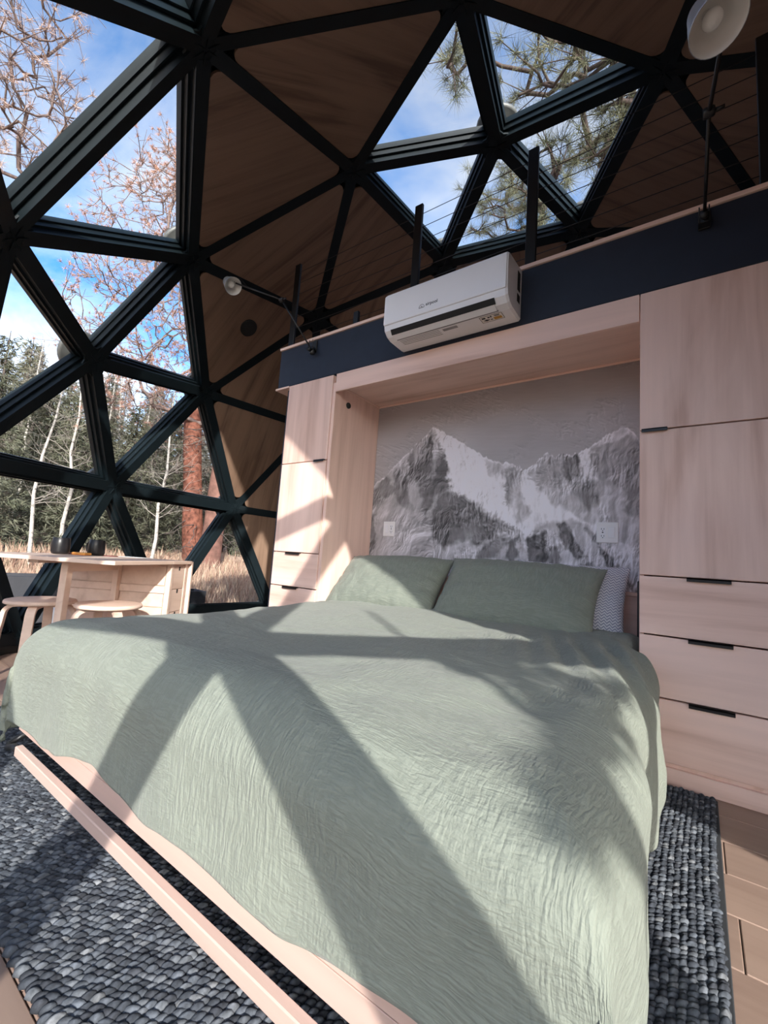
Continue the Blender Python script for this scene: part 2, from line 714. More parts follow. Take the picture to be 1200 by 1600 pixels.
m_clad = plain('dark_cladding', (.03, .03, .032), .8)
wn_i = 0
WINDOWS = []
for ti, t_ in enumerate(TRI):
    p = [HUB[k] for k in t_]
    nn = nrm(np.cross(p[1] - p[0], p[2] - p[0]))
    ctr = sum(p) / 3
    if nn @ (ctr - DC) < 0:
        p = [p[0], p[2], p[1]]
        nn = -nn
    if ti in GLAZED:
        wn_i += 1
        w_ = empty('window_%d' % wn_i, tuple(ctr))
        tag(w_, kind='structure')
        fr = MB()
        for (i0, i1, h0, h1) in ((.038, .056, .045, .105), (.054, .068, .078, .115)):
            o_, n_ = inset_tri(p, i0), inset_tri(p, i1)
            vv = [q + nn * h0 for q in o_] + [q + nn * h0 for q in n_] + [q + nn * h1 for q in o_] + [q + nn * h1 for q in n_]
            ff = []
            for k in range(3):
                k2 = (k + 1) % 3
                ff += [(k, 3 + k, 3 + k2, k2), (6 + k, 6 + k2, 9 + k2, 9 + k), (3 + k, 9 + k, 9 + k2, 3 + k2), (k, k2, 6 + k2, 6 + k)]
            fr.add(vv, ff)
        fr.build('window_frame', m_steel, w_, ctr)
        v, f = slab(inset_tri(p, .062), nn, .094, .1005)
        MB().add(v, f).build('pane', m_glass, w_, ctr)
        WINDOWS.append((w_, ctr))
    else:
        v, f = slab(inset_tri(p, .040, .055), nn, .010, .024)
        g_ = np.array([0, 0, -1.]) if abs(nn[2]) < .8 else nrm((ctr - DC) * [1, 1, 0])
        g_ = nrm(g_ - nn * (g_ @ nn))
        s_ = np.cross(nn, g_)
        A3 = np.array([s_, nn, g_])
        v = [A3 @ (q - ctr) for q in v]
        po = MB().add(v, f).build('plywood_panel', m_ply, wall)
        po.matrix_local = Matrix([[s_[0], nn[0], g_[0], ctr[0] - WO[0]], [s_[1], nn[1], g_[1], ctr[1] - WO[1]], [s_[2], nn[2], g_[2], ctr[2] - WO[2]], [0, 0, 0, 1]])
        v, f = slab(inset_tri(p, .0), nn, .105, .13)
        co = MB().add(v, f).build('roof_cladding', m_clad, wall, ctr)
# riser between the lowest ring and the floor
base_e = [e for e in EDGES if len(e2t[e]) == 1]
for a, b in base_e:
    A_, B_ = HUB[a], HUB[b]
    o2 = nrm((A_ + B_) / 2 * [1, 1, 0] - DC * [1, 1, 0])
    mb = MB()
    lo = -.12
    v = [A_, B_, np.array([*B_[:2], lo]), np.array([*A_[:2], lo])]
    mb.add([q + o2 * .0 for q in v] + [q + o2 * .1 for q in v], [(0, 1, 2, 3), (4, 7, 6, 5), (0, 4, 5, 1), (3, 2, 6, 7)])
    mb.build('riser', m_steel, wall, (A_ + B_) / 2)

# round black speaker on the lining
sp_c = np.array([-3.4294, 2.3220, 2.9072])
for t_ in TRI:
    if set(t_) == {2, 5, 6}:
        p = [HUB[k] for k in t_]
        nn = nrm(np.cross(p[1] - p[0], p[2] - p[0]))
        if nn @ (p[0] - DC) < 0:
            nn = -nn
        d = nrm(sp_c - EYE)
        tt = ((p[0] + nn * .010 - EYE) @ nn) / (d @ nn)
        sp_c = EYE + d * tt
        x = nrm(np.cross([0, 0, 1.], nn))
        y = np.cross(nn, x)
        spk = empty('wall_speaker', tuple(sp_c))
        tag(spk, 'small round black speaker set into the plywood lining beside the silver lamp', 'speaker')
        MB().lathe([(.0, .0), (.082, .0), (.082, -.014), (.074, -.018), (.070, -.012), (.0, -.012)], 32, frame((0, 0, 0), x, y, nn)).build('rim', m_black, spk)
        MB().lathe([(.0, -.019), (.03, -.018), (.055, -.016), (.070, -.0125)], 32, frame((0, 0, 0), x, y, nn)).build('grille', m_rubber, spk)

# ================================================================ floor
floor = empty('floor', (DC[0], DC[1], 0))
tag(floor, 'light brown wooden plank floor showing around the grey rug', 'floor', kind='structure')
FO = np.array(floor.location)
pw, row = .19, 0
y = -0.45
ys = []
yy = 2.07
while yy > DC[1] - 3.25:
    yy -= pw
while yy < DC[1] + 3.2:
    ys.append(yy)
    yy += pw
box_cache = {}
for r_i, y0 in enumerate(ys):
    y1 = y0 + pw
    dy = max(abs(y0 - DC[1]), abs(y1 - DC[1]))
    if dy > 3.18:
        continue
    hx = math.sqrt(3.22 ** 2 - dy ** 2)
    xa, xb = DC[0] - hx, DC[0] + hx
    xs = [xa]
    off = {0: .0, 1: .47, 2: .83, 3: .28, 4: .64}[r_i % 5]
    q = -6 + off * 1.25
    if abs(y0 - 1.69) < .02:
        q = .052 - 1.25 * 5
    if abs(y0 - 1.31) < .02:
        q = .07 - 1.25 * 5
    while q < xb:
        if q > xa + .1 and q < xb - .1:
            xs.append(q)
        q += 1.25
    xs.append(xb)
    for xx0, xx1 in zip(xs[:-1], xs[1:]):
        o = MB().box(xx0 + .0012, xx1 - .0012, y0 + .0012, y1 - .0012, -.02, 0, .002).build('plank', m_plank, floor, ((xx0 + xx1) / 2, (y0 + y1) / 2, 0))
MB().lathe([(0, -.03), (3.28, -.03), (3.28, -.12), (0, -.12)], 48).build('subfloor', m_clad, floor)

# ================================================================ cabinets and loft
YF = 2.2          # front plane of the joinery
YB = 2.738        # mural plane
XN0, XR = -2.119, -.215
Z_BB, Z_BT = 2.135, 2.4555


def pull(parent, x0, x1, z, y=YF, h=.012):
    """black edge pull: tab over the top edge plus a lip"""
    mb = MB()
    mb.box(x0, x1, y - .016, y + .004, z - .002, z + .0035, .0008)
    mb.box(x0, x1, y - .016, y - .0125, z - h, z + .0035, .0008)
    ctr = ((x0 + x1) / 2, y, z)
    return mb.build('handle', m_handle, parent, ctr)


def tower(name, label, x0, x1, doors, drawers, open_left, side):
    t = empty(name, ((x0 + x1) / 2, YF + .27, 0))
    tag(t, label, 'cabinet', 'tall cabinets flanking the bed niche')
    body = MB()
    th = .018
    body.box(x0, x0 + th, YF + .021, YB, .0, Z_BB - .004)
    body.box(x1 - th, x1, YF + .021, YB, .0, Z_BB - .004)
    body.box(x0 + th, x1 - th, YB - .012, YB, .0, Z_BB - .004)
    for z in (.066, .83, 1.48, Z_BB - .022):
        body.box(x0 + th, x1 - th, YF + .021, YB - .012, z, z + th)
    body.build('body', m_maple_y, t, ((x0 + x1) / 2, YF + .27, 1))
    box_part('base_board', m_maple_x, t, x0, x1, YF + .004, YF + .024, .0, .066)
    for (z0, z1, hx0, hx1, hz) in doors:
        d = box_part('door', m_maple, t, x0 + .003, x1 - .002, YF, YF + .02, z0, z1)
        if hx0 is not None:
            pull(d, hx0, hx1, hz)
    for (z0, z1, hx0, hx1) in drawers:
        d = box_part('drawer_front', m_maple_x, t, x0 + .003, x1 - .002, YF, YF + .02, z0, z1)
        pull(d, hx0, hx1, z1)
    return t


tower('tall_cabinet', 'pale maple tall cabinet right of the bed niche with three wide drawers', XR, .272,
      [(1.475, Z_BB - .003, None, None, 0), (.8315, 1.469, -.205, -.108, 1.473)],
      [(.5845, .8255, -.044, .100), (.3345, .578, -.041, .102), (.086, .328, -.041, .104)], False, 1)
tower('tall_cabinet', 'narrow maple tall cabinet left of the bed niche beside the navy post', -2.6215, -2.1465,
      [(1.503, Z_BB - .003, None, None, 0), (.8315, 1.497, -2.264, -2.164, 1.501)],
      [(.5845, .8255, -2.474, -2.324), (.3345, .578, -2.475, -2.325), (.086, .328, -2.475, -2.325)], True, -1)

niche = empty('bed_niche', ((XN0 + XR) / 2, YB, 0))
tag(niche, 'maple surround framing the fold-down bed niche under the navy beam', 'bed niche')
box_part('header', m_maple_x, niche, XN0, XR - .001, YF + .002, YF + .022, 2.0, Z_BB - .001)
box_part('side_panel', m_maple, niche, XN0 - .0265, XN0, YF + .006, YB, 0, 2.07)
box_part('side_panel', m_maple, niche, XR - .0005, XR + .0005 + .0, YF + .022, YB, 0, 2.06, .0)
box_part('top_panel', m_maple_x, niche, XN0, XR - .001, YF + .023, YB, 2.06, 2.078)
box_part('cove_trim', m_maple_x, niche, XN0 + .001, XR - .002, YB - .012, YB - .001, 2.048, 2.0595)
box_part('cove_trim', m_maple_y, niche, XN0 + .0005, XN0 + .011, YF + .024, YB - .013, 2.048, 2.0595)
box_part('head_ledge', m_maple_x, niche, XN0 + .002, XR - .002, YB - .035, YB - .001, .715, .735)
box_part('head_panel', m_maple_x, niche, XN0 + .002, XR - .002, YB - .022, YB - .001, .10, .714)
for sx, xx in ((1, XN0), (-1, XR - .001)):
    M_ = frame((xx, 2.352, 1.945), (0, 1, 0), (0, 0, 1), (sx, 0, 0))
    MB().lathe([(.0, .012), (.012, .012), (.021, .009), (.023, .004), (.023, .0005)], 20, M_).build('cap', m_rubber, niche, (xx, 2.352, 1.945))

# ---------------------------------------------------------------- loft
loft = empty('loft_platform', (-1.2, 3.4, 2.3))
tag(loft, 'sleeping loft platform with navy fascia beam above the bed niche', 'loft', kind='structure')
BX0, BX1 = -2.760, 1.47
box_part('fascia_beam', m_navy, loft, BX0, BX1, YF + .001, YF + .06, Z_BB, Z_BT, .003)
box_part('edge_strip', m_maple_x, loft, BX0 - .004, BX1, YF - .010, YF + .06, Z_BT, Z_BT + .022, .002)
box_part('soffit_strip', m_maple_x, loft, BX0 - .016, -2.6225, YF - .008, YF + .26, Z_BB - .0165, Z_BB - .0005, .002)
pl = []
for k in range(0, 61):
    a = 2 * math.pi * k / 60
    q = (DC[0] + 2.62 * math.cos(a), DC[1] + 2.62 * math.sin(a))
    if q[1] > YF + .07 and q[0] > BX0 + .01:
        pl.append((a, q))
poly = [q for a, q in sorted(pl)]
poly = [(BX0 + .01, YF + .062)] + [(BX1, YF + .062)] + [q for q in poly if True]
poly = sorted(poly, key=lambda q: math.atan2(q[1] - 3.4, q[0] + 1.0))
MB().prism(poly, Z_BT - .12, Z_BT + .018).build('deck', m_maple_x, loft, (-1.2, 3.4, 2.4))
post = box_part('support_post', m_navy, None, -2.6685, -2.6225, YF + .03, YF + .08, 0, Z_BB - .017, .003)
tag(post, 'slim navy steel post standing beside the narrow cabinet', 'post', kind='structure')

# railing
rail = empty('loft_railing', (-1.2, 2.26, Z_BT + .022))
tag(rail, 'black cable railing with flat posts along the loft edge', 'railing')
ZR = 3.245
RX = [-2.72, -1.53, -.755, .255]
for x in RX + [1.2]:
    box_part('post', m_black, rail, x - .030, x + .030, YF + .052, YF + .074, Z_BT + .022, ZR, .003)
YC = YF + .063
for k in range(7):
    z = Z_BT + .115 + k * .1
    MB().tube([(RX[0], YC, z), (1.25, YC, z)], .0022, 5).build('cable', m_cable, rail, (-.8, YC, z))
for k in range(7):
    z = Z_BT + .115 + k * .1
    MB().tube([(.262, YC, z), (.50, 4.4, z)], .0022, 5).build('cable', m_cable, rail, (.3, 3.2, z))
st = box_part('socket_post', m_black, None, -2.03, -1.985, YF + .03, YF + .055, Z_BT + .022, 2.60, .003)
tag(st, 'short black stub post standing on the loft edge behind the beam', 'post')

# mattress lying on the loft
mt = MB()
mt.box(-.98, .05, 2.42, 4.1, Z_BT + .0185, Z_BT + .16, .035)
tag(mt.build('loft_mattress', plain('pale_ticking', (.70, .68, .64), .8), None, (-.5, 3.2, Z_BT + .02)), 'pale mattress lying on the loft deck behind the railing', 'mattress')


# ---------------------------------------------------------------- wall lamps
def lamp(name, label, base, joint, head, aim, kr=1.0):
    base, joint, head = map(np.array, (base, joint, head))
    L_ = empty(name, tuple(base))
    tag(L_, label, 'lamp', 'swing arm reading lamps on the loft beam')
    # bracket plate hooked over the strip
    b_ = MB()
    b_.box(base[0] - .022, base[0] + .022, YF - .012, YF, Z_BT - .10, Z_BT - .01, .002)
    b_.box(base[0] - .022, base[0] + .022, YF - .05, YF - .001, Z_BT - .098, Z_BT - .092, .001)
    b_.box(base[0] - .02, base[0] - .015, YF - .05, YF - .046, Z_BT - .098, Z_BT - .02, .001)
    b_.box(base[0] + .015, base[0] + .02, YF - .05, YF - .046, Z_BT - .098, Z_BT - .02, .001)
    b_.build('bracket', m_black, L_, base)
    k_ = MB()
    k_.lathe([(0, -.026), (.018, -.026), (.020, -.02), (.020, .02), (.016, .027), (0, .027)], 16, frame(base, (1, 0, 0), (0, 1, 0), (0, 0, 1)))
    k_.lathe([(0, .0), (.012, .0), (.016, .012), (.016, .028), (0, .03)], 12, frame(base + [0, -.015, 0], (1, 0, 0), (0, 0, 1), (0, -1, 0)))
    k_.build('pivot', m_black, L_, base)
    MB().tube([base, base * .5 + joint * .5, joint], .0065, 8).build('lower_arm', m_black, L_, base)
    j_ = MB()
    j_.lathe([(0, -.018), (.016, -.018), (.018, -.012), (.018, .012), (.014, .018), (0, .018)], 14, frame(joint, (0, 1, 0), (0, 0, 1), (1, 0, 0)))
    j_.tube([joint + [.012, 0, 0], joint + [.045, 0, 0]], .006, 8)
    j_.build('knuckle', m_black, L_, joint)
    aim = nrm(aim)
    x = nrm(np.cross(aim, [0, 0, 1.]))
    y = np.cross(x, aim)
    hs = head - aim * .075 + CAM_X * .050
    MB().tube([joint, joint * .4 + hs * .6, hs], .0065, 8).build('upper_arm', m_black, L_, joint)
    # shade, opening towards aim
    M_ = frame(head, x, y, aim)
    sh = MB()
    sh.lathe([(.0, -.125), (.030, -.122), (.040, -.110), (.046, -.085), (.056, -.05), (.064, -.015), (.068, .0), (.0665, .001), (.0625, -.015), (.054, -.05), (.043, -.085), (.0, -.09)], 32, M_)
    s_ = sh.build('shade', m_alu, L_, head)
    MB().lathe([(.0665, .0008), (.0620, -.014), (.0535, -.049), (.0425, -.084), (.0, -.088)], 32, M_).build('reflector', m_lampin, s_, head)
    MB().lathe([(.0, -.022), (.014, -.024), (.023, -.034), (.025, -.046), (.019, -.062), (.012, -.072), (.012, -.086)], 20, M_).build('bulb', m_bulb, s_, head)
    cord = [hs - aim * .03, hs - aim * .04 + CAM_X * .02 + CAM_Y * .03, hs - aim * .02 + CAM_X * .05 + CAM_Y * .025, hs * .75 + joint * .25 + CAM_Y * .008]
    MB().tube(cord, .0022, 6).build('cord', m_rubber, L_, hs)
    return L_


lamp('swing_arm_lamp', 'silver cone lamp on a black swing arm above the narrow cabinet', (-2.365, YF - .028, 2.355), (-2.520, 1.965, 2.700), (-2.930, 1.812, 2.860), nrm(EYE - np.array([-2.93, 1.8, 2.86])) + CAM_X * .62 - CAM_Y * .50)
lamp('swing_arm_lamp', 'silver cone lamp on a black swing arm above the wide right cabinet', (.031, YF - .028, 2.385), (.043, 1.745, 2.488), (.054, 1.262, 2.272), nrm(EYE - np.array([.05, 1.26, 2.27])) + CAM_X * .42 - CAM_Y * .30)

# ---------------------------------------------------------------- air conditioner
ac = empty('air_conditioner', (-1.16, YF, 2.28))
tag(ac, 'white wall-mounted air conditioner fixed on the navy beam', 'air conditioner')
AX0, AX1 = -1.548, -.775
prof = [(2.196, 2.158), (2.060, 2.158), (2.020, 2.170), (1.990, 2.196), (1.981, 2.232), (1.979, 2.405), (1.984, 2.428), (2.000, 2.440), (2.196, 2.448)]


def ac_loft(x0, x1, pr, taper=.006):
    mb = MB()
    v = []
    xs = [x0, x0 + .012, x1 - .012, x1]
    cy = sum(p[0] for p in pr) / len(pr)
    cz = sum(p[1] for p in pr) / len(pr)
    for i, x in enumerate(xs):
        k = taper if i in (0, 3) else 0
        for (yy, zz) in pr:
            ddy, ddz = cy - yy, cz - zz
            l = math.hypot(ddy, ddz)
            v.append((x, yy + ddy / l * k * 1.6, zz + ddz / l * k * 1.6))
    n = len(pr)
    f = [tuple(range(n)), tuple(reversed(range(3 * n, 4 * n)))]
    for i in range(3):
        for k in range(n):
            f.append((i * n + k, (i + 1) * n + k, (i + 1) * n + (k + 1) % n, i * n + (k + 1) % n))
    return mb.add(v, f)


ac_loft(AX0, AX1, prof).build('housing', m_white, ac, (-1.16, 2.1, 2.3))
fp = ac_loft(AX0 + .004, AX1 - .006, [(1.988, 2.228), (1.976, 2.230), (1.9735, 2.236), (1.9735, 2.412), (1.978, 2.421), (1.988, 2.424)], .002)
fpo = fp.build('front_panel', m_white, ac, (-1.16, 1.98, 2.32))
# outlet slot, flap and lower grille lines, following the curved underside
slot = MB().obox((AX0 + .05, 2.0, 2.187), (AX1 - .07, 2.0, 2.187), nrm((0, .58, -.82)), .0165, nrm((0, -.82, -.58)), -.004, .0052)
slot.build('outlet_slot', m_dark, ac, (-1.16, 2.0, 2.19))
flap = MB().obox((AX0 + .055, 2.026, 2.1685), (AX1 - .075, 2.026, 2.1685), nrm((0, .9, -.43)), .019, nrm((0, -.43, -.9)), -.004, .0060)
flap.build('louvre_flap', m_white, ac, (-1.16, 2.0, 2.17))
MB().obox((AX0 + .06, 2.050, 2.1590), (AX1 - .07, 2.050, 2.1590), (0, 1, 0), .0045, (0, 0, -1), -.002, .0016).build('flap_gap', m_grey, ac, (-1.16, 2.05, 2.16))
gr = MB()
for k in range(4):
    y_ = 2.066 + k * .016
    gr.box(AX0 + .07, AX0 + .34, y_, y_ + .003, 2.1566, 2.1582)
gr.build('warning_text_lines', m_grey, ac, (-1.3, 2.08, 2.157))
MB().box(AX0 + .36, AX0 + .45, 2.070, 2.092, 2.1566, 2.1582).build('rating_plate', m_grey, ac, (-1.1, 2.08, 2.157))
lab = MB().box(-.960, -.835, 2.062, 2.122, 2.1562, 2.1582).build('energy_label', plain('label_cream', (.75, .71, .66), .6), ac, (-.92, 2.09, 2.157))
lp = MB()
lp.box(-.960, -.835, 2.062, 2.064, 2.1556, 2.1563)
lp.box(-.960, -.835, 2.120, 2.122, 2.1556, 2.1563)
lp.box(-.960, -.958, 2.062, 2.122, 2.1556, 2.1563)
lp.box(-.837, -.835, 2.062, 2.122, 2.1556, 2.1563)
for (xa, ya, w, h) in [(-.950, 2.072, .02, .014), (-.945, 2.076, .01, .006), (-.918, 2.074, .012, .012), (-.902, 2.070, .008, .014), (-.880, 2.072, .03, .006), (-.876, 2.081, .024, .003), (-.944, 2.098, .03, .008), (-.936, 2.094, .012, .016), (-.908, 2.1, .012, .008)]:
    lp.box(xa, xa + w, ya, ya + h, 2.1556, 2.1563)
lp.build('label_print', m_black, lab, (-.92, 2.09, 2.156))
MB().box(-.888, -.845, 2.090, 2.113, 2.1553, 2.1563).build('amber_square', m_orange, lab, (-.87, 2.1, 2.156))
sv = MB()
sv.box(AX1 - .001, AX1 + .0012, 2.125, 2.165, 2.30, 2.41)
sv.box(AX1 - .001, AX1 + .0012, 2.125, 2.165, 2.235, 2.28)
sv.build('side_vent', m_dark, ac, (AX1, 2.14, 2.33))


def text_mesh(body, size, M, name, m, parent, ext=.0006):
    cu = bpy.data.curves.new(name, 'FONT')
    cu.body = body
    cu.size = size
    cu.extrude = ext
    tmp = bpy.data.objects.new(name + '_tmp', cu)
    COL.objects.link(tmp)
    dg = bpy.context.evaluated_depsgraph_get()
    me = bpy.data.meshes.new_from_object(tmp.evaluated_get(dg))
    bpy.data.objects.remove(tmp, do_unlink=True)
    me.transform(Matrix([list(r) for r in M]))
    me.materials.append(m)
    o = link(name, me, parent)
    return o


ac_l = np.array(ac.location)
M_ = frame(np.array([-1.250, 1.9725, 2.270]) - ac_l, (1, 0, 0), (0, 0, 1), (0, -1, 0))
text_mesh('airpool', .027, M_, 'brand_lettering', m_black, ac)
lg = MB()
for k in range(14):
    a0, a1 = math.pi * k / 13, math.pi * (k + 1) / 13
    if k < 13:
        lg.obox((-1.276 + .017 * math.cos(a0), 1.9735, 2.268 + .018 * math.sin(a0)), (-1.276 + .017 * math.cos(a1), 1.9735, 2.268 + .018 * math.sin(a1)), (0, 1, 0), .0012, nrm((math.cos(a0), 0, math.sin(a0))), -.0015, .0015)
lg.box(-1.295, -1.260, 1.9725, 1.9735, 2.264, 2.268)
lg.box(-1.281, -1.272, 1.9725, 1.9735, 2.270, 2.276)
lg.build('brand_mark', m_grey, ac, (-1.27, 1.97, 2.27))

# ---------------------------------------------------------------- outlets on the mural


def outlet(x0, z0, x1, z1, label, flip):
    o = empty('wall_outlet', ((x0 + x1) / 2, YB, (z0 + z1) / 2))
    tag(o, label, 'outlet', 'white outlet plates on the mural')
    box_part('plate', m_whitew, o, x0, x1, YB - .009, YB - .0022, z0, z1, .003)
    w = x1 - x0
    s0, s1 = (x0 + w * .54, x0 + w * .84) if flip else (x0 + w * .16, x0 + w * .44)
    zc = (z0 + z1) / 2
    box_part('rocker_switch', m_white, o, s0, s1, YB - .013, YB - .009, zc - .032, zc + .032, .002)
    c = x0 + w * (.29 if flip else .71)
    box_part('socket_face', m_white, o, c - .016, c + .016, YB - .0105, YB - .009, zc - .034, zc + .034, .002)
    mb = MB()
    for dz in (-.020, .020):
        mb.box(c - .008, c - .0055, YB - .0112, YB - .0104, zc + dz - .005, zc + dz + .005)
        mb.box(c + .0055, c + .008, YB - .0112, YB - .0104, zc + dz - .004, zc + dz + .004)
        mb.box(c - .0025, c + .0025, YB - .0112, YB - .0104, zc + dz - .012, zc + dz - .008)
    mb.box(c - .004, c + .004, YB - .0112, YB - .0104, zc - .003, zc + .003)
    mb.build('slots', m_dark, o, (c, YB, zc))


outlet(-1.992, 1.001, -1.884, 1.116, 'white outlet plate near the narrow cabinet, under the tallest peak', False)
outlet(-.478, .999, -.366, 1.117, 'white outlet plate near the wide cabinet above the right pillow', True)

# ---------------------------------------------------------------- drop leaf table
TA = np.array([-2.524, 1.059])
TU = nrm(np.array([-.515, .760]))
TW = np.array([-TU[1], TU[0]])
TW = TW if TW @ np.array([-.565, -.35]) > 0 else -TW
TZ = .713
table = empty('dropleaf_table', (TA[0], TA[1], 0))
tag(table, 'pale birch gateleg table with one raised leaf beside the window', 'table')


def tpt(u, w, z):
    q = TA + TU * u + TW * w
    return np.array([q[0], q[1], z])


def tbox(name, m, parent, u0, u1, w0, w1, z0, z1, c=.002):
    mb = MB().box(u0, u1, w0, w1, z0, z1, c)
    ctr2 = ((u0 + u1) / 2, (w0 + w1) / 2, (z0 + z1) / 2)
    mb.v = [tuple(np.array(q) - ctr2) for q in mb.v]
    me = mb.mesh(name)
    me.materials.append(m)
    o = link(name, me, parent)
    # local axes u,w
    R_ = Matrix([[TU[0], TW[0], 0, 0], [TU[1], TW[1], 0, 0], [0, 0, 1, 0], [0, 0, 0, 1]])
    o.matrix_local = Matrix.Translation(Vector(tuple(tpt(*ctr2) - wloc(parent)))) @ R_ if parent is table else Matrix.Translation(Vector(tuple(np.array(ctr2) - np.array(parent['c3'])))) 
    o['c3'] = ctr2
    return o


W_T = .80
leaf = tbox('raised_leaf', m_birch, table, 0, .615, 0, W_T, TZ - .022, TZ)
ctop = tbox('centre_top', m_birch, table, .617, .885, 0, W_T, TZ - .022, TZ)
lf2 = tbox('folded_leaf', m_birch, table, .888, .908, 0, W_T, TZ - .615, TZ - .004)
for u0 in (.640, .835):
    for w0 in (.02, W_T - .055):
        tbox('leg', m_birch, table, u0, u0 + .032, w0, w0 + .035, 0, TZ - .0225)
sd = [tbox('drawer_front', m_birch, table, .676, .831, .024, .040, z0, z0 + .152) for z0 in (.52, .364, .208)]
for d_ in sd:
    c3 = d_['c3']
    tbox('notch_pull', m_dark, d_, .745, .763, .0225, .0242, c3[2] + .05, c3[2] + .0765, .001)
tbox('drawer_case', m_birch, table, .655, .852, .042, W_T - .04, .19, TZ - .0225)
# panels of the long side below the leaf
for (w0, w1) in ((.06, .395), (.401, .735)):
    for (z0, z1) in ((.545, .675), (.400, .49), (.25, .395)):
        tbox('side_board', m_birch, table, .644, .655, w0, w1, z0, z1, .001)
tbox('stretcher', m_birch, table, .632, .646, .05, .75, .492, .540)
# gate frame that carries the leaf
tbox('gate_leg', m_birch, table, .14, .185, .36, .40, 0, TZ - .0225)
tbox('gate_rail', m_birch, table, .185, .638, .365, .392, TZ - .085, TZ - .0225)
tbox('gate_rail', m_birch, table, .185, .638, .365, .392, .12, .17)
tbox('gate_post', m_birch, table, .600, .638, .36, .397, .05, TZ - .0225)
tbox('leaf_batten', m_birch, table, .05, .58, .46, .52, TZ - .04, TZ - .0225)
for d_ in [table] + list(table.children) + [g for ch in table.children for g in ch.children]:
    if 'c3' in d_:
        del d_['c3']

m_mug = plain('black_glaze', (.012, .012, .014), .34, 0, .1, 8, .4)


def mug(u, w, ang, label):
    p = tpt(u, w, TZ)
    o = empty('mug', tuple(p), ang)
    tag(o, label, 'mug', 'black mugs on the table')
    MB().lathe([(0, .002), (.040, .002), (.047, .006), (.052, .020), (.051, .07), (.047, .105), (.0455, .107), (.044, .105), (.047, .07), (.048, .02), (.0, .012)], 28).build('body', m_mug, o)
    pts = [(.047, 0, .090), (.064, 0, .091), (.078, 0, .078), (.081, 0, .056), (.075, 0, .034), (.062, 0, .022), (.049, 0, .020)]
    MB().tube(pts, .006, 8).build('handle', m_mug, o)


mug(.476, .683, math.radians(200), 'black mug on the table nearer the leaf end')
mug(.640, .560, math.radians(205), 'black mug on the table nearer the drawers')
sn = tpt(.56, .60, TZ)
sn_o = empty('snack_packet', tuple(sn), .4)
tag(sn_o, 'flat orange and red packet lying between the black mugs', 'packet')
MB().box(-.055, .055, -.03, .03, .0005, .018, .006).build('sleeve', plain('orange_card', (.75, .33, .08), .55), sn_o)
MB().box(-.105, -.056, -.022, .022, .0005, .012, .005).build('end_flap', plain('red_card', (.30, .07, .05), .55), sn_o)
co = tpt(.70, .50, TZ)
tag(MB().prism([(.05 * math.cos(k * math.pi / 12), .05 * math.sin(k * math.pi / 12)) for k in range(24)], .0005, .006).build('coaster', plain('red_felt', (.16, .045, .04), .8), None, (0, 0, 0)), 'thin dark red coaster beside the black mug', 'coaster').location = tuple(co)
pp = empty('paper_sheets', tuple(tpt(.80, .40, TZ)), math.atan2(TU[1], TU[0]))
tag(pp, 'white paper sheets lying flat on the drawer end of the table', 'paper')
mw = plain('white_paper', (.80, .80, .80), .7)
MB().box(-.06, .09, -.10, .11, .0004, .002).build('lower_sheet', mw, pp)
MB().box(-.08, .05, -.12, .07, .0022, .0036).build('upper_sheet', mw, pp)


# ---------------------------------------------------------------- bentwood stools
def stool():
    o = empty('bentwood_stool', (0, 0, 0))
    MB().lathe([(0, .45), (.160, .45), (.172, .447), (.176, .440), (.176, .430), (.170, .426), (0, .426)], 36).build('seat', m_birch, o)
    for k in range(4):
        a = math.pi / 4 + k * math.pi / 2
        d = np.array([math.cos(a), math.sin(a), 0])
        s_ = np.array([-math.sin(a), math.cos(a), 0])
        path = []
        for q in range(3):
            path.append((.02 + q * .045, .415))
        for q in range(1, 8):
            t = q / 7 * math.pi / 2 * .93
            path.append((.115 + .055 * math.sin(t), .415 - .055 + .055 * math.cos(t)))
        path += [(.182, .25), (.195, .0)]
        prev = None
        v, f = [], []
        th = .0105
        for i, (r, z) in enumerate(path):
            p0 = path[max(i - 1, 0)]
            p1 = path[min(i + 1, len(path) - 1)]
            tx, tz = p1[0] - p0[0], p1[1] - p0[1]
            l = math.hypot(tx, tz)
            nx, nz = -tz / l, tx / l
            c = d * r + np.array([0, 0, z])
            n3 = d * nx + np.array([0, 0, nz])
            hh = .022 if z > .0 else .022
            for sx, sn_ in ((-1, -1), (1, -1), (1, 1), (-1, 1)):
                v.append(c + s_ * hh * sx + n3 * th * sn_)
        m_ = len(path)
        for i in range(m_ - 1):
            for q in range(4):
                f.append((i * 4 + q, i * 4 + (q + 1) % 4, i * 4 + 4 + (q + 1) % 4, i * 4 + 4 + q))
        f += [(3, 2, 1, 0), tuple(m_ * 4 - 4 + q for q in range(4))]
        MB().add(v, f).build('leg', m_birch, o)
    return o


st1 = stool()
st1.location = (-3.17, .955, 0)
st1.rotation_euler.z = .25
tag(st1, 'bentwood birch stool at the leaf end of the table, nearer the left window', 'stool', 'round bentwood stools')
st2 = copy_tree(st1)
st2.location = (-2.86, 1.20, 0)
st2.rotation_euler.z = .7
tag(st2, 'bentwood birch stool tucked under the raised leaf beside the bed', 'stool', 'round bentwood stools')

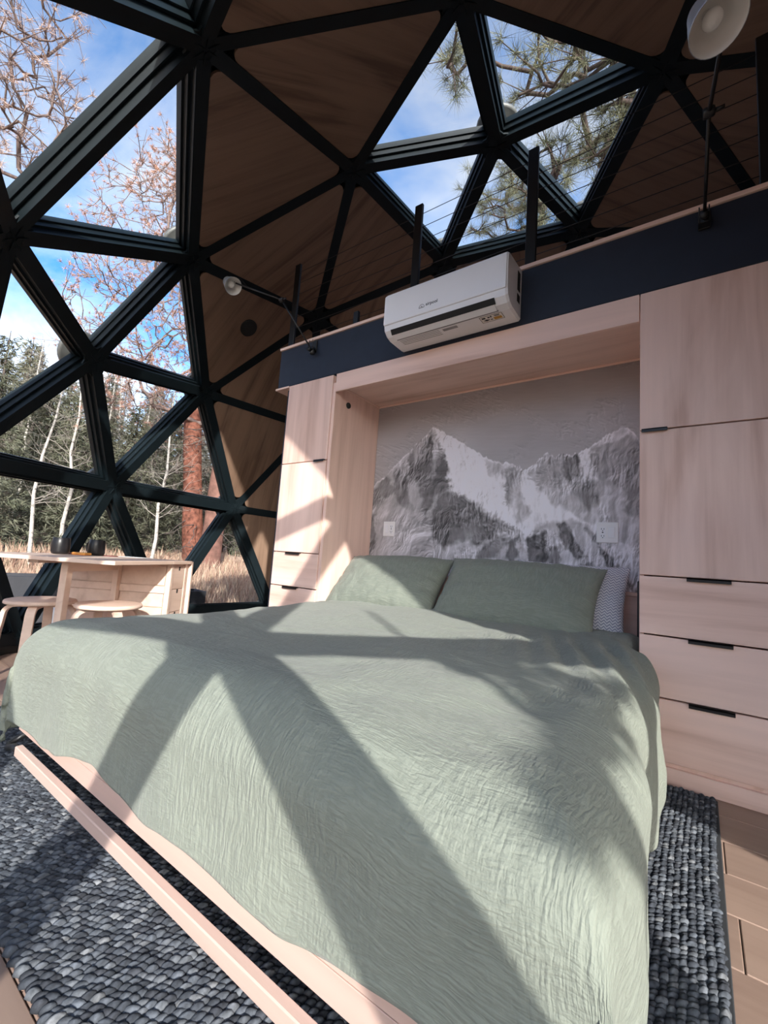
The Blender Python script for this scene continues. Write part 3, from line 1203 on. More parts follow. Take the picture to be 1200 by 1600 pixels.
# ================================================================ mural
def mural():
    nx, nz = 560, 400
    x0, x1, z0, z1 = XN0 + .001, XR - .002, .736, 2.0595
    gx, gz = np.meshgrid(np.linspace(x0, x1, nx), np.linspace(z0, z1, nz))
    h = [689.3953290496522, 64.1279905903728, 1436.5861368334602, -190.90638547640722, -837.7723768821332, 1676.7374328565108, -0.27852661995615235, 0.05243501622078891]
    wv = h[6] * gx + h[7] * gz + 1
    X = (h[0] * gx + h[1] * gz + h[2]) / wv      # artwork coordinates
    Y = (h[3] * gx + h[4] * gz + h[5]) / wv

    def line(pts):
        p = np.array(pts, float)
        return np.interp(X, p[:, 0], p[:, 1])

    def poly(pts, soft=14.0, wob=16.0):
        """soft polygon mask"""
        p = np.array(pts, float)
        Xw = X + (fbm(X / 38, Y / 38, 4, 5) - .5) * wob * 2.4 + (fbm(X / 9, Y / 13, 2, 15) - .5) * wob * .8
        Yw = Y + (fbm(X / 38, Y / 38, 4, 9) - .5) * wob * 2.4
        inside = np.zeros(X.shape, bool)
        dist = np.full(X.shape, 1e9)
        n = len(p)
        for i in range(n):
            a, b = p[i], p[(i + 1) % n]
            cond = (a[1] > Yw) != (b[1] > Yw)
            with np.errstate(divide='ignore', invalid='ignore'):
                xi = (b[0] - a[0]) * (Yw - a[1]) / (b[1] - a[1] + 1e-9) + a[0]
            inside ^= cond & (Xw < xi)
            d = b - a
            t = np.clip(((Xw - a[0]) * d[0] + (Yw - a[1]) * d[1]) / (d @ d), 0, 1)
            dist = np.minimum(dist, np.hypot(Xw - a[0] - t * d[0], Yw - a[1] - t * d[1]))
        sd = np.where(inside, dist, -dist)
        return np.clip(sd / soft * .5 + .5, 0, 1)

    sky_l = line([(-60, 600), (40, 540), (110, 475), (160, 425), (215, 370), (255, 335), (290, 295), (330, 310), (385, 340), (430, 370), (480, 405),
                  (530, 430), (590, 445), (640, 455), (690, 472), (730, 440), (780, 400), (800, 420), (850, 405), (900, 410), (940, 385), (1000, 350),
                  (1060, 310), (1100, 287), (1140, 310), (1170, 345), (1260, 400)])
    sky_l = sky_l + (fbm(X / 14, Y * 0 + 1, 3, 3) - .5) * 22
    mtn = np.clip((Y - sky_l) / 3 + .5, 0, 1)
    # relief: knife-stroke height field, strokes run down the slopes
    lean = np.interp(X, [0, 200, 290, 360, 620, 760, 1000, 1180], [.45, .35, .0, -.75, -.75, -.55, -.05, .25]) * np.clip((Y - sky_l) / 120, 0, 1)
    wx = (fbm(X / 70, Y / 70, 3, 101) - .5) * 46
    wy = (fbm(X / 70, Y / 70, 3, 111) - .5) * 46
    Xs = X + lean * (Y - sky_l) * .6 + wx

    def ridged(x, y, o, sd):
        return 1 - np.abs(2 * fbm(x, y, o, sd, .55) - 1)
    H = ridged(Xs / 30, (Y + wy) / 85, 4, 21) * 1.0 + ridged(Xs / 12.0, (Y + wy) / 34, 3, 33) * .42 + fbm(Xs / 5, Y / 13, 2, 37) * .12
    Hb = fbm(Xs / 75, (Y + wy) / 130, 3, 41) * 3.0
    Hs = fbm(X / 120, Y / 14, 3, 51) * .10 + fbm(X / 30, Y / 8, 2, 61) * .05
    scr = np.clip(ridged((X + Y * .9 + wx) / 90, (Y - X * .7 + wy) / 16, 3, 71) - .80, 0, 1) * np.clip((fbm(X / 130, Y / 100, 2, 81) - .50) * 8, 0, 1)
    Hs = Hs + scr * 2.2

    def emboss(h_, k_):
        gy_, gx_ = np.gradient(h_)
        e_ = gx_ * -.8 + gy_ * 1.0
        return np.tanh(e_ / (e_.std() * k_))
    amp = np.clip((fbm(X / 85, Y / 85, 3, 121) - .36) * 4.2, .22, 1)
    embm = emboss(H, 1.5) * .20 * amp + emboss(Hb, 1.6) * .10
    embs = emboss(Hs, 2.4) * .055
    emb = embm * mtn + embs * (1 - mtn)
    T = .57 + (fbm(X / 200, Y / 120, 3, 91) - .5) * .09 - np.clip((330 - Y) / 330, 0, 1) * .11
    base = .66 + (fbm(X / 70, Y / 90, 4, 7) - .5) * .22
    L_ = lambda m_, v: base * (1 - m_) + v * m_
    # left flank, mid grey
    base = L_(poly([(30, 560), (290, 300), (350, 390), (355, 540), (300, 600), (280, 860), (20, 860)], 26) * .8, .50)
    for pg, v, s, k in [
        ([(290, 300), (300, 380), (285, 470), (300, 590), (262, 690), (235, 560), (200, 500), (235, 420)], .30, 12, .85),
        ([(300, 480), (345, 400), (360, 540), (300, 585), (262, 660)], .27, 10, .9),
        ([(110, 560), (140, 470), (175, 520), (200, 640), (240, 700), (215, 720), (160, 640)], .33, 10, .8),
        ([(40, 560), (100, 500), (120, 560), (60, 640), (30, 650)], .30, 10, .8),
        ([(175, 440), (205, 400), (210, 470), (190, 500)], .30, 8, .8),
        ([(290, 330), (318, 360), (310, 440), (292, 430)], .62, 8, .8),
        ([(300, 600), (345, 548), (395, 585), (470, 620), (512, 668), (560, 690), (600, 712), (540, 760), (470, 800), (420, 760), (330, 810), (285, 760)], .31, 14, .9),
        ([(420, 640), (470, 660), (455, 760), (405, 770)], .38, 12, .7),
        ([(60, 640), (240, 640), (260, 840), (30, 850)], .58, 40, .6),
        ([(20, 680), (50, 670), (45, 800), (20, 860)], .30, 8, .8),
        ([(300, 298), (385, 340), (480, 408), (590, 520), (600, 600), (650, 690), (680, 742), (590, 690), (480, 620), (380, 560), (362, 520), (350, 400)], .80, 14, .95),
        ([(600, 470), (640, 470), (625, 560), (605, 640), (590, 560)], .44, 10, .8),
        ([(520, 440), (570, 460), (560, 520), (520, 490)], .56, 12, .7),
        ([(650, 560), (720, 600), (760, 650), (690, 660), (640, 640)], .52, 16, .7),
        ([(690, 480), (740, 560), (840, 640), (960, 700), (1000, 725), (900, 690), (800, 690), (690, 745), (640, 720), (720, 660), (660, 560)], .78, 14, .85),
        ([(735, 445), (780, 405), (850, 410), (820, 470), (850, 540), (800, 560), (745, 520)], .50, 12, .8),
        ([(850, 415), (905, 415), (920, 470), (870, 540), (840, 500)], .34, 10, .85),
        ([(880, 530), (980, 530), (1000, 600), (960, 650), (880, 600)], .40, 18, .85),
        ([(800, 560), (880, 560), (980, 680), (930, 690), (840, 620)], .58, 16, .6),
        ([(900, 410), (950, 385), (940, 440), (990, 520), (950, 500)], .72, 8, .8),
        ([(950, 400), (1090, 290), (1170, 350), (1175, 480), (1120, 560), (1020, 540), (985, 480)], .46, 16, .85),
        ([(1000, 352), (1095, 290), (1130, 310), (1080, 335), (1000, 380)], .66, 8, .8),
        ([(1120, 560), (1175, 500), (1175, 680), (1110, 650)], .42, 16, .8),
        ([(1000, 580), (1100, 580), (1110, 690), (990, 700)], .56, 18, .7),
        ([(1090, 700), (1175, 690), (1175, 775)], .60, 12, .7),
        # foreground ridges
        ([(455, 870), (520, 800), (600, 735), (680, 755), (760, 738), (840, 692), (930, 712), (1010, 745), (1090, 800), (1180, 860), (1180, 1050), (455, 1050)], .60, 10, .9),
        ([(505, 790), (600, 735), (610, 780), (560, 850), (520, 850), (460, 870)], .38, 10, .8),
        ([(675, 765), (770, 740), (775, 800), (790, 850), (760, 900), (695, 905), (690, 830)], .27, 9, .95),
        ([(610, 780), (650, 760), (660, 830), (630, 880), (600, 850)], .33, 9, .85),
        ([(815, 705), (850, 700), (905, 790), (940, 850), (905, 860), (850, 800)], .29, 9, .9),
        ([(790, 800), (830, 790), (835, 890), (780, 900)], .30, 9, .85),
        ([(990, 800), (1050, 850), (1130, 960), (1180, 1010), (1110, 960), (1030, 890)], .30, 9, .9),
        ([(910, 880), (960, 870), (990, 920), (930, 930)], .32, 9, .85),
        ([(935, 720), (985, 745), (1000, 790), (950, 770)], .36, 9, .8),
        ([(830, 860), (920, 870), (900, 950), (820, 950)], .68, 10, .7),
        ([(1040, 760), (1170, 830), (1175, 920), (1080, 840)], .70, 10, .6),
    ]:
        base = L_(poly(pg, s * .62) * min(1, k * 1.1), .30 + (v - .30) * 1.12 + .03)
    tone = T * (1 - mtn) + base * mtn
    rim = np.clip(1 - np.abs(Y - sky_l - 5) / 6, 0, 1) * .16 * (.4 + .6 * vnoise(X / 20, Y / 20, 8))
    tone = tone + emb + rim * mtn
    tone = np.clip(tone, .16, .97)
    lin = np.clip(tone ** 1.75 * 1.30, 0, .93)
    r = lin * (1.00 - .02 * tone) * 1.0
    g = lin * (.90 + .055 * tone)
    b = lin * (.88 + .13 * tone)
    col = np.stack([r, g, b], -1).reshape(-1, 3)
    yy = YB - .0015 - .0012 * np.clip(emb * 2, -.5, .5)
    V = np.stack([gx, yy, gz], -1).reshape(-1, 3)
    i, j = np.meshgrid(np.arange(nx - 1), np.arange(nz - 1))
    a = (j * nx + i).ravel()
    F = np.stack([a, a + 1, a + nx + 1, a + nx], -1)
    me = mesh_np('mountain_mural', V, F, True, {'col': col})
    m, nt, bs, out = new_mat('printed_mural')
    at_ = N(nt, 'ShaderNodeAttribute', attribute_name='col')
    nt.links.new(at_.outputs['Color'], bs.inputs['Base Color'])
    bs.inputs['Roughness'].default_value = .6
    me.materials.append(m)
    o = link('mountain_mural', me)
    tag(o, 'grey and white snowy mountain relief mural on the back of the bed niche', 'mural')


mural()


# ================================================================ fabrics
def muslin(name, base, dark, scale=(1, 1), strength=.55):
    m, nt, b, out = new_mat(name)
    tc = N(nt, 'ShaderNodeTexCoord')
    mp = N(nt, 'ShaderNodeMapping')
    nt.links.new(tc.outputs['UV'], mp.inputs[0])
    def warped(src, scale, amt):
        w_ = N(nt, 'ShaderNodeTexNoise', i_Scale=scale, i_Detail=3.0)
        nt.links.new(src, w_.inputs['Vector'])
        s0 = N(nt, 'ShaderNodeVectorMath', operation='SUBTRACT')
        s0.inputs[1].default_value = (.5, .5, .5)
        nt.links.new(w_.outputs['Color'], s0.inputs[0])
        sc = N(nt, 'ShaderNodeVectorMath', operation='SCALE')
        sc.inputs['Scale'].default_value = amt
        nt.links.new(s0.outputs[0], sc.inputs[0])
        ad = N(nt, 'ShaderNodeVectorMath', operation='ADD')
        nt.links.new(src, ad.inputs[0])
        nt.links.new(sc.outputs[0], ad.inputs[1])
        return ad.outputs[0]
    p1 = warped(warped(mp.outputs[0], 1.6, .10), 12.0, .016)
    p2 = warped(warped(mp.outputs[0], 2.1, .10), 13.0, .016)

    def crink(src, sx, sy):
        m2 = N(nt, 'ShaderNodeMapping')
        m2.inputs['Scale'].default_value = (sx, sy, 1)
        nt.links.new(src, m2.inputs[0])
        n_ = N(nt, 'ShaderNodeTexNoise', i_Scale=1.0, i_Detail=2.5, i_Roughness=.55)
        nt.links.new(m2.outputs[0], n_.inputs['Vector'])
        # ridged
        a_ = N(nt, 'ShaderNodeMath', operation='SUBTRACT')
        a_.inputs[1].default_value = .5
        nt.links.new(n_.outputs['Fac'], a_.inputs[0])
        b_ = N(nt, 'ShaderNodeMath', operation='ABSOLUTE')
        nt.links.new(a_.outputs[0], b_.inputs[0])
        c_ = N(nt, 'ShaderNodeMapRange')
        c_.inputs['From Min'].default_value = 0
        c_.inputs['From Max'].default_value = .16
        nt.links.new(b_.outputs[0], c_.inputs[0])
        return c_.outputs[0]
    k1 = crink(p1, 58 * scale[0], 13 * scale[0])
    k2 = crink(p2, 12 * scale[1], 66 * scale[1])
    mask = N(nt, 'ShaderNodeTexNoise', i_Scale=1.9, i_Detail=2.0)
    nt.links.new(mp.outputs[0], mask.inputs['Vector'])
    mr = N(nt, 'ShaderNodeMapRange')
    mr.inputs['From Min'].default_value = .42
    mr.inputs['From Max'].default_value = .58
    mr.inputs['To Min'].default_value = .15
    mr.inputs['To Max'].default_value = .85
    nt.links.new(mask.outputs['Fac'], mr.inputs[0])
    mx = N(nt, 'ShaderNodeMix', data_type='FLOAT')
    nt.links.new(mr.outputs[0], mx.inputs[0])
    nt.links.new(k1, mx.inputs[2])
    nt.links.new(k2, mx.inputs[3])
    w3 = mx
    fine = N(nt, 'ShaderNodeTexNoise', i_Scale=160.0, i_Detail=2.0)
    nt.links.new(mp.outputs[0], fine.inputs['Vector'])
    f2 = N(nt, 'ShaderNodeMath', operation='MULTIPLY_ADD')
    f2.inputs[1].default_value = .5
    nt.links.new(fine.outputs['Fac'], f2.inputs[0])
    nt.links.new(w3.outputs[0], f2.inputs[2])
    bump(nt, b, f2.outputs[0], strength, .0042)
    c = ramp(nt, w3.outputs[0], [(.0, dark), (.55, base), (1.0, tuple(np.array(base) * 1.03))])
    nt.links.new(c, b.inputs['Base Color'])
    b.inputs['Roughness'].default_value = .92
    b.inputs['Specular IOR Level'].default_value = .15
    b.inputs['Sheen Weight'].default_value = .12
    return m


SAGE, SAGE_D = (.255, .280, .235), (.228, .250, .209)
m_duvet = muslin('sage_muslin', SAGE, SAGE_D)
m_pcase = muslin('sage_muslin_pillow', (.235, .258, .216), (.208, .23, .191), (1.0, 1.0), .45)


# ---------------------------------------------------------------- duvet
def duvet():
    nu, nv = 340, 330
    xc = -1.155
    # cloth coordinates: s across (hem to hem), t from head (0) to foot hem
    s = np.linspace(-1, 1, nu)
    t = np.linspace(0, 1, nv)
    S, T = np.meshgrid(s, t)
    y_head, y_foot = 2.50, .606
    rf = .15                     # bending radius at the foot
    Ltop = y_head - (y_foot + rf)
    Larc = rf * math.pi / 2
    drop_f = .352
    Lt = Ltop + Larc + (drop_f - rf)
    tl = T * Lt

    def bend(l, Lf, r):
        """returns (out, down) for arc length l past flat part Lf"""
        q = np.clip(l - Lf, 0, None)
        th = np.clip(q / r, 0, math.pi / 2)
        out = np.minimum(l, Lf) + r * np.sin(th)
        dn = r * (1 - np.cos(th)) + np.clip(q - r * math.pi / 2, 0, None)
        return out, dn
    oy, dy_ = bend(tl, Ltop, rf)
    Yp = y_head - oy
    # half width: narrower inside the niche
    k = np.clip((Yp - 2.02) / .17, 0, 1)
    k = k * k * (3 - 2 * k)
    hw = 1.035 * (1 - k) + .93 * k + .010 * np.sin(Yp * 5.0) + .045 * np.clip((1.55 - Yp) / .5, 0, 1) * (S > 0)
    rs = .15 * (1 - k) + .06 * k
    drop_s = .40 * (1 - k) + .09 * k
    Ls = (hw - rs) + rs * math.pi / 2 + (drop_s - rs)
    sl = np.abs(S) * Ls
    q = np.clip(sl - (hw - rs), 0, None)
    th = np.clip(q / rs, 0, math.pi / 2)
    ox = np.minimum(sl, hw - rs) + rs * np.sin(th)
    dx_ = rs * (1 - np.cos(th)) + np.clip(q - rs * math.pi / 2, 0, None)
    Xp = xc + np.sign(S) * ox
    drop = (dx_ ** 3 + dy_ ** 3) ** (1 / 3)
    # crown of the bed
    zt = .515 + .035 * np.clip((Yp - 1.6) / .7, 0, 1) - .02 * np.clip((-1.6 - Xp) / .6, 0, 1)
    puff = (fbm(Xp * 1.7 + 5, Yp * 1.5 + 2, 3, 11) - .5) * .055
    hang = np.clip(drop / .2, 0, 1)
    Z = zt + puff * (1 - .6 * hang) - drop
    # folds on the hanging parts
    fl = np.sin(Xp * 9 + 2 * fbm(Xp * 2, Yp * 0, 2, 5)) * .018 + np.sin(Xp * 21 + 1) * .006
    Yp = Yp + (fl * .4 - .004) * np.clip(dy_ / .25, 0, 1) + (fbm(Xp * 3, Z * 5, 3, 15) - .5) * .03 * np.clip(dy_ / .1, 0, 1) * np.clip(1.25 - dy_ / .33, 0, 1)
    fs = np.sin(Yp * 8 + 1.2) * .016 + np.sin(Yp * 19) * .007
    Xp = Xp + np.sign(S) * (fs * np.clip(dx_ / .25, 0, 1)) + (fbm(Yp * 3, Z * 5, 3, 25) - .5) * .03 * np.clip(dx_ / .1, 0, 1)
    # uneven hem
    hem = np.clip((dy_ - .2) / .14, 0, 1)
    Z = Z + hem * ((fbm(Xp * 3.2, Xp * 0 + 3, 3, 44) - .5) * .06 + .010 * np.sin(Xp * 12) - .035 * np.clip((-1.25 - Xp) / .4, 0, 1))
    hem2 = np.clip((dx_ - .25) / .15, 0, 1)
    Z = Z + hem2 * (fbm(Yp * 3.0, Yp * 0 + 9, 3, 47) - .5) * .10
    # corners gather
    # long soft wrinkles on top
    wr = (np.abs(fbm(Xp * 3.0 + Yp * 1.2, Yp * 5.5 - Xp, 3, 31) - .5) - .1) * .028
    Z = Z - wr * (1 - hang * .5)
    # diagonal wrinkles near the right-hand head corner
    rr = np.exp(-((Xp + .25) ** 2 / .12 + (Yp - 1.85) ** 2 / .16))
    Z = Z + rr * .012 * np.sin((Xp * 1.0 + Yp * .35) * 60)
    V = np.stack([Xp, Yp, np.maximum(Z, .025)], -1).reshape(-1, 3)
    uv = np.stack([S * 1.45, tl], -1).reshape(-1, 2)
    i, j = np.meshgrid(np.arange(nu - 1), np.arange(nv - 1))
    a = (j * nu + i).ravel()
    F = np.stack([a, a + nu, a + nu + 1, a + 1], -1)
    me = mesh_np('duvet', V, F, True, None, uv)
    me.materials.append(m_duvet)
    o = link('duvet', me)
    so = o.modifiers.new('thickness', 'SOLIDIFY')
    so.thickness = .014
    so.offset = -1
    tag(o, 'sage green crinkled muslin duvet spread over the fold-down bed', 'duvet')
    return o


duvet()

# ---------------------------------------------------------------- bed frame and mattress
bed = empty('fold_down_bed', (-1.165, 1.6, 0))
tag(bed, 'low maple fold-down bed frame under the green duvet', 'bed')
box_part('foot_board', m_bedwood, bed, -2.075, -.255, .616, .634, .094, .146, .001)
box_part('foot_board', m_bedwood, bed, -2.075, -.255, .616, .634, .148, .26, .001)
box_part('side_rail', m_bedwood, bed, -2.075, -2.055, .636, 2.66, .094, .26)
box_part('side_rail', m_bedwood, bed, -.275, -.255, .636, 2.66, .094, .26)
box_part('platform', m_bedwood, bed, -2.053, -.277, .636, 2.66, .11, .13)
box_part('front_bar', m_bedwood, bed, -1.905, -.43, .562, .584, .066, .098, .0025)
for sx, x in ((-1, -1.93), (1, -.405)):
    MB().tube([(x, .70, .17), (x + sx * .05, .67, .12), (x + sx * .10, .62, .085), (x + sx * .11, .585, .062), (x + sx * .08, .573, .060), (x + sx * .03, .573, .078), (x - sx * .03, .573, .082)], .011, 8).build('leg_hoop', m_black, bed, (x, .6, .08))
    MB().tube([(x, .70, .17), (x, .70, .021)], .011, 8).build('leg', m_black, bed, (x, .7, .1))
for x in (XN0 + .02, XR - .028):
    box_part('lift_arm', m_black, bed, x - .008, x + .012, 2.50, 2.53, .45, .80, .004)
mat_o = MB()
mat_o.box(-2.05, -.28, .66, 2.66, .132, .44, .05)
tag(mat_o.build('mattress', plain('white_ticking', (.7, .7, .68), .85), None, (-1.16, 1.6, .3)), 'thick white mattress hidden under the green duvet', 'mattress')


# ---------------------------------------------------------------- pillows
def pillow_mesh(name, w, h, th, seed, mat_, nu=90, nv=60, flange=.0):
    u, v = np.meshgrid(np.linspace(-1, 1, nu), np.linspace(-1, 1, nv))
    pin = .10
    px_ = u * w / 2 * (1 - pin * .55 * (1 - np.abs(u) ** 2.0) * 0 - .06 * (1 - v ** 2) * np.abs(u) ** 5)
    pz_ = v * h / 2 * (1 - .075 * (1 - u ** 2) * np.abs(v) ** 6 * 0 - .05 * (1 - u ** 2) * np.abs(v) ** 4)
    prof = (1 - np.abs(u) ** 3.2) ** .62 * (1 - np.abs(v) ** 3.0) ** .62
    wr = (fbm(u * 3 + seed, v * 2.2 + seed, 4, seed) - .5) * .030 + (np.abs(fbm(u * 6 + 3, v * 3 + 1, 3, seed + 5) - .5)) * -.018
    edge = np.exp(-((1 - np.abs(u)) / .16) ** 2) * np.sin(v * 17 + seed) * .006 + np.exp(-((1 - np.abs(v)) / .16) ** 2) * np.sin(u * 25 + seed) * .005
    f = th / 2 * prof + (wr + edge) * np.clip(prof * 2.2, 0, 1)
    b_ = -th / 2 * prof
    V1 = np.stack([px_, -f, pz_], -1).reshape(-1, 3)
    V2 = np.stack([px_, -b_, pz_], -1).reshape(-1, 3)
    i, j = np.meshgrid(np.arange(nu - 1), np.arange(nv - 1))
    a = (j * nu + i).ravel()
    F1 = np.stack([a, a + 1, a + nu + 1, a + nu], -1)
    F2 = np.stack([a, a + nu, a + nu + 1, a + 1], -1) + nu * nv
    uv = np.stack([u * w / 2, v * h / 2], -1).reshape(-1, 2)
    me = mesh_np(name, np.concatenate([V1, V2]), np.concatenate([F1, F2]), True, None, np.concatenate([uv, uv + 3]))
    bm = bmesh.new()
    bm.from_mesh(me)
    bmesh.ops.remove_doubles(bm, verts=bm.verts, dist=.0004)
    bm.to_mesh(me)
    bm.free()
    me.polygons.foreach_set('use_smooth', np.ones(len(me.polygons), bool))
    me.materials.append(mat_)
    return me


def pillow(name, label, w, h, th, seed, mat_, loc, tilt, yaw=0.0, roll=0.0, group=None, cat='pillow'):
    o = link(name, pillow_mesh(name, w, h, th, seed, mat_))
    o.rotation_euler = (tilt, roll, yaw)
    o.location = loc
    tag(o, label, cat, group)
    return o


pillow('pillow', 'sage green pillow at the left of the bed catching the sun', .84, .47, .24, 3, m_pcase, (-1.692, 2.405, .665), math.radians(-42), .02, -.02, 'green pillows on the bed')
pillow('pillow', 'sage green pillow at the right of the bed in shade', .89, .48, .25, 8, m_pcase, (-.835, 2.385, .665), math.radians(-38), -.02, .015, 'green pillows on the bed')


def chevron():
    m, nt, b, out = new_mat('white_chevron_cotton')
    tc = N(nt, 'ShaderNodeTexCoord')
    sp = N(nt, 'ShaderNodeSeparateXYZ')
    nt.links.new(tc.outputs['UV'], sp.inputs[0])
    a = N(nt, 'ShaderNodeMath', operation='PINGPONG')
    a.inputs[1].default_value = .013
    nt.links.new(sp.outputs['X'], a.inputs[0])
    s1 = N(nt, 'ShaderNodeMath', operation='ADD')
    nt.links.new(a.outputs[0], s1.inputs[0])
    nt.links.new(sp.outputs['Y'], s1.inputs[1])
    fr = N(nt, 'ShaderNodeMath', operation='PINGPONG')
    fr.inputs[1].default_value = .0075
    nt.links.new(s1.outputs[0], fr.inputs[0])
    ml = N(nt, 'ShaderNodeMath', operation='MULTIPLY')
    ml.inputs[1].default_value = 132.0
    nt.links.new(fr.outputs[0], ml.inputs[0])
    c = ramp(nt, ml.outputs[0], [(.28, (.24, .25, .34)), (.42, (.72, .71, .74))])
    nt.links.new(c, b.inputs['Base Color'])
    b.inputs['Roughness'].default_value = .9
    return m


m_chev = chevron()
pillow('pillow', 'white pillow with grey chevron print behind the right green pillow', .60, .42, .15, 21, m_chev, (-.595, 2.545, .675), math.radians(-22), 0, .02, 'chevron pillows behind the green ones')

pillow('cushion', 'white cushion on the floor between the stools and the window', .46, .36, .17, 33, plain('white_cotton', (.80, .80, .80), .9), (-3.60, 1.34, .205), math.radians(-28), math.radians(55), 0.0, None, 'cushion')

# ---------------------------------------------------------------- rug
rug = empty('rug', (-1.3, 1.25, 0))
tag(rug, 'chunky grey woven wool rug under the bed', 'rug')
RX0, RX1, RY0, RY1 = -2.655, .050, .360, 2.170
box_part('backing', plain('rug_backing', (.03, .032, .036), .95), rug, RX0 + .004, RX1 - .004, RY0 + .004, RY1 - .004, .0008, .010, .002)


def rug_loops():
    cw, cl = .0162, .0158
    nxr, nyr = int((RX1 - RX0) / cw), int((RY1 - RY0) / cl)
    ii, jj = np.meshgrid(np.arange(nxr), np.arange(nyr))
    ii, jj = ii.ravel(), jj.ravel()
    cx = RX0 + (ii + .5) * cw + RNG.normal(0, .0009, ii.size)
    cy = RY0 + (jj + .5 + .5 * (ii % 2)) * cl + RNG.normal(0, .0012, ii.size)
    cx = cx + .004 * np.sin(cy * 6 + 1)
    vis = ~((cx > -1.9) & (cx < -.45) & (cy > 1.0))
    vis &= cy < RY1
    cx, cy, ii = cx[vis], cy[vis], ii[vis]
    n = cx.size
    ns, nr = 7, 4
    # unit bead: upper half ellipsoid, long axis y
    th = np.linspace(0, 2 * math.pi, ns, endpoint=False)
    ring = []
    for k in range(nr):
        ph = (k / (nr - 1)) * math.pi * .46
        ring.append(np.stack([np.cos(th) * math.cos(ph), np.sin(th) * math.cos(ph), np.full(ns, math.sin(ph))], -1))
    U = np.concatenate(ring + [np.array([[0, 0, 1.0]])])
    F = []
    for k in range(nr - 1):
        for q in range(ns):
            a, b = k * ns + q, k * ns + (q + 1) % ns
            F += [(a, b, b + ns), (a, b + ns, a + ns)]
    for q in range(ns):
        F.append(((nr - 1) * ns + q, (nr - 1) * ns + (q + 1) % ns, nr * ns))
    F = np.array(F)
    ang = math.radians(-38) + RNG.normal(0, .16, n) + np.where(ii % 2 == 0, 0, .10)
    sx = .0090 * RNG.uniform(.88, 1.14, n)
    sy = .0168 * RNG.uniform(.85, 1.15, n)
    sz = .0128 * RNG.uniform(.75, 1.2, n)
    ca, sa = np.cos(ang), np.sin(ang)
    lx = U[None, :, 0] * sx[:, None]
    ly = U[None, :, 1] * sy[:, None]
    V = np.stack([cx[:, None] + lx * ca[:, None] - ly * sa[:, None], cy[:, None] + lx * sa[:, None] + ly * ca[:, None], .007 + U[None, :, 2] * sz[:, None]], -1)
    FF = (F[None] + (np.arange(n) * len(U))[:, None, None]).reshape(-1, 3)
    pal = np.array([(.062, .070, .085), (.10, .112, .132), (.145, .158, .178), (.20, .21, .225), (.055, .06, .072), (.27, .27, .265), (.12, .135, .16)])
    c = pal[RNG.choice(len(pal), n, p=[.26, .27, .2, .07, .14, .0, .06])] * RNG.uniform(.65, .95, (n, 1))
    col = np.repeat(c[:, None, :], len(U), 1)
    # strands: alternate lighter side
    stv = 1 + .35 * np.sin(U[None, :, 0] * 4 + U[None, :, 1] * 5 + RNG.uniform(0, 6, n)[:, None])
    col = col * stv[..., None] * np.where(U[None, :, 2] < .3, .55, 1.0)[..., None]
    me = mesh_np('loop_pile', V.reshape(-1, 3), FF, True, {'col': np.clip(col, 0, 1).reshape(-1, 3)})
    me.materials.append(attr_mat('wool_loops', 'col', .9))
    o = link('loop_pile', me, rug)
    o.location = tuple(-wloc(rug))
    tag(o, kind='stuff')


rug_loops()

# ================================================================ outdoors
def pray(u, v):
    return nrm(CAM_F + CAM_X * (u - 600) / 679.39 + CAM_Y * (800 - v) / 679.39)


def ground_z(x, y):
    """terrain: level apron round the dome, then rising slope with a far hillside"""
    x = np.asarray(x, float)
    y = np.asarray(y, float)
    r = np.hypot(x - DC[0], y - DC[1])
    az = np.arctan2(y - DC[1], x - DC[0])
    left = .5 + .5 * np.cos(az - math.radians(160))
    rise = np.clip(r - 4.5, 0, None) * .075 * (.25 + .75 * left)
    far = np.clip(r - 22, 0, None) * (.08 + .16 * left)
    far = far * np.clip(1.15 - (r - 22) / 160, .35, 1)
    bumps = (fbm(x * .35 + 40, y * .35 + 40, 4, 3) - .5) * .25 * np.clip((r - 3.6) / 3, 0, 1) + (fbm(x * .05 + 9, y * .05 + 9, 4, 5) - .5) * np.clip(r - 20, 0, 60) * .16
    return -.22 + rise + far + bumps


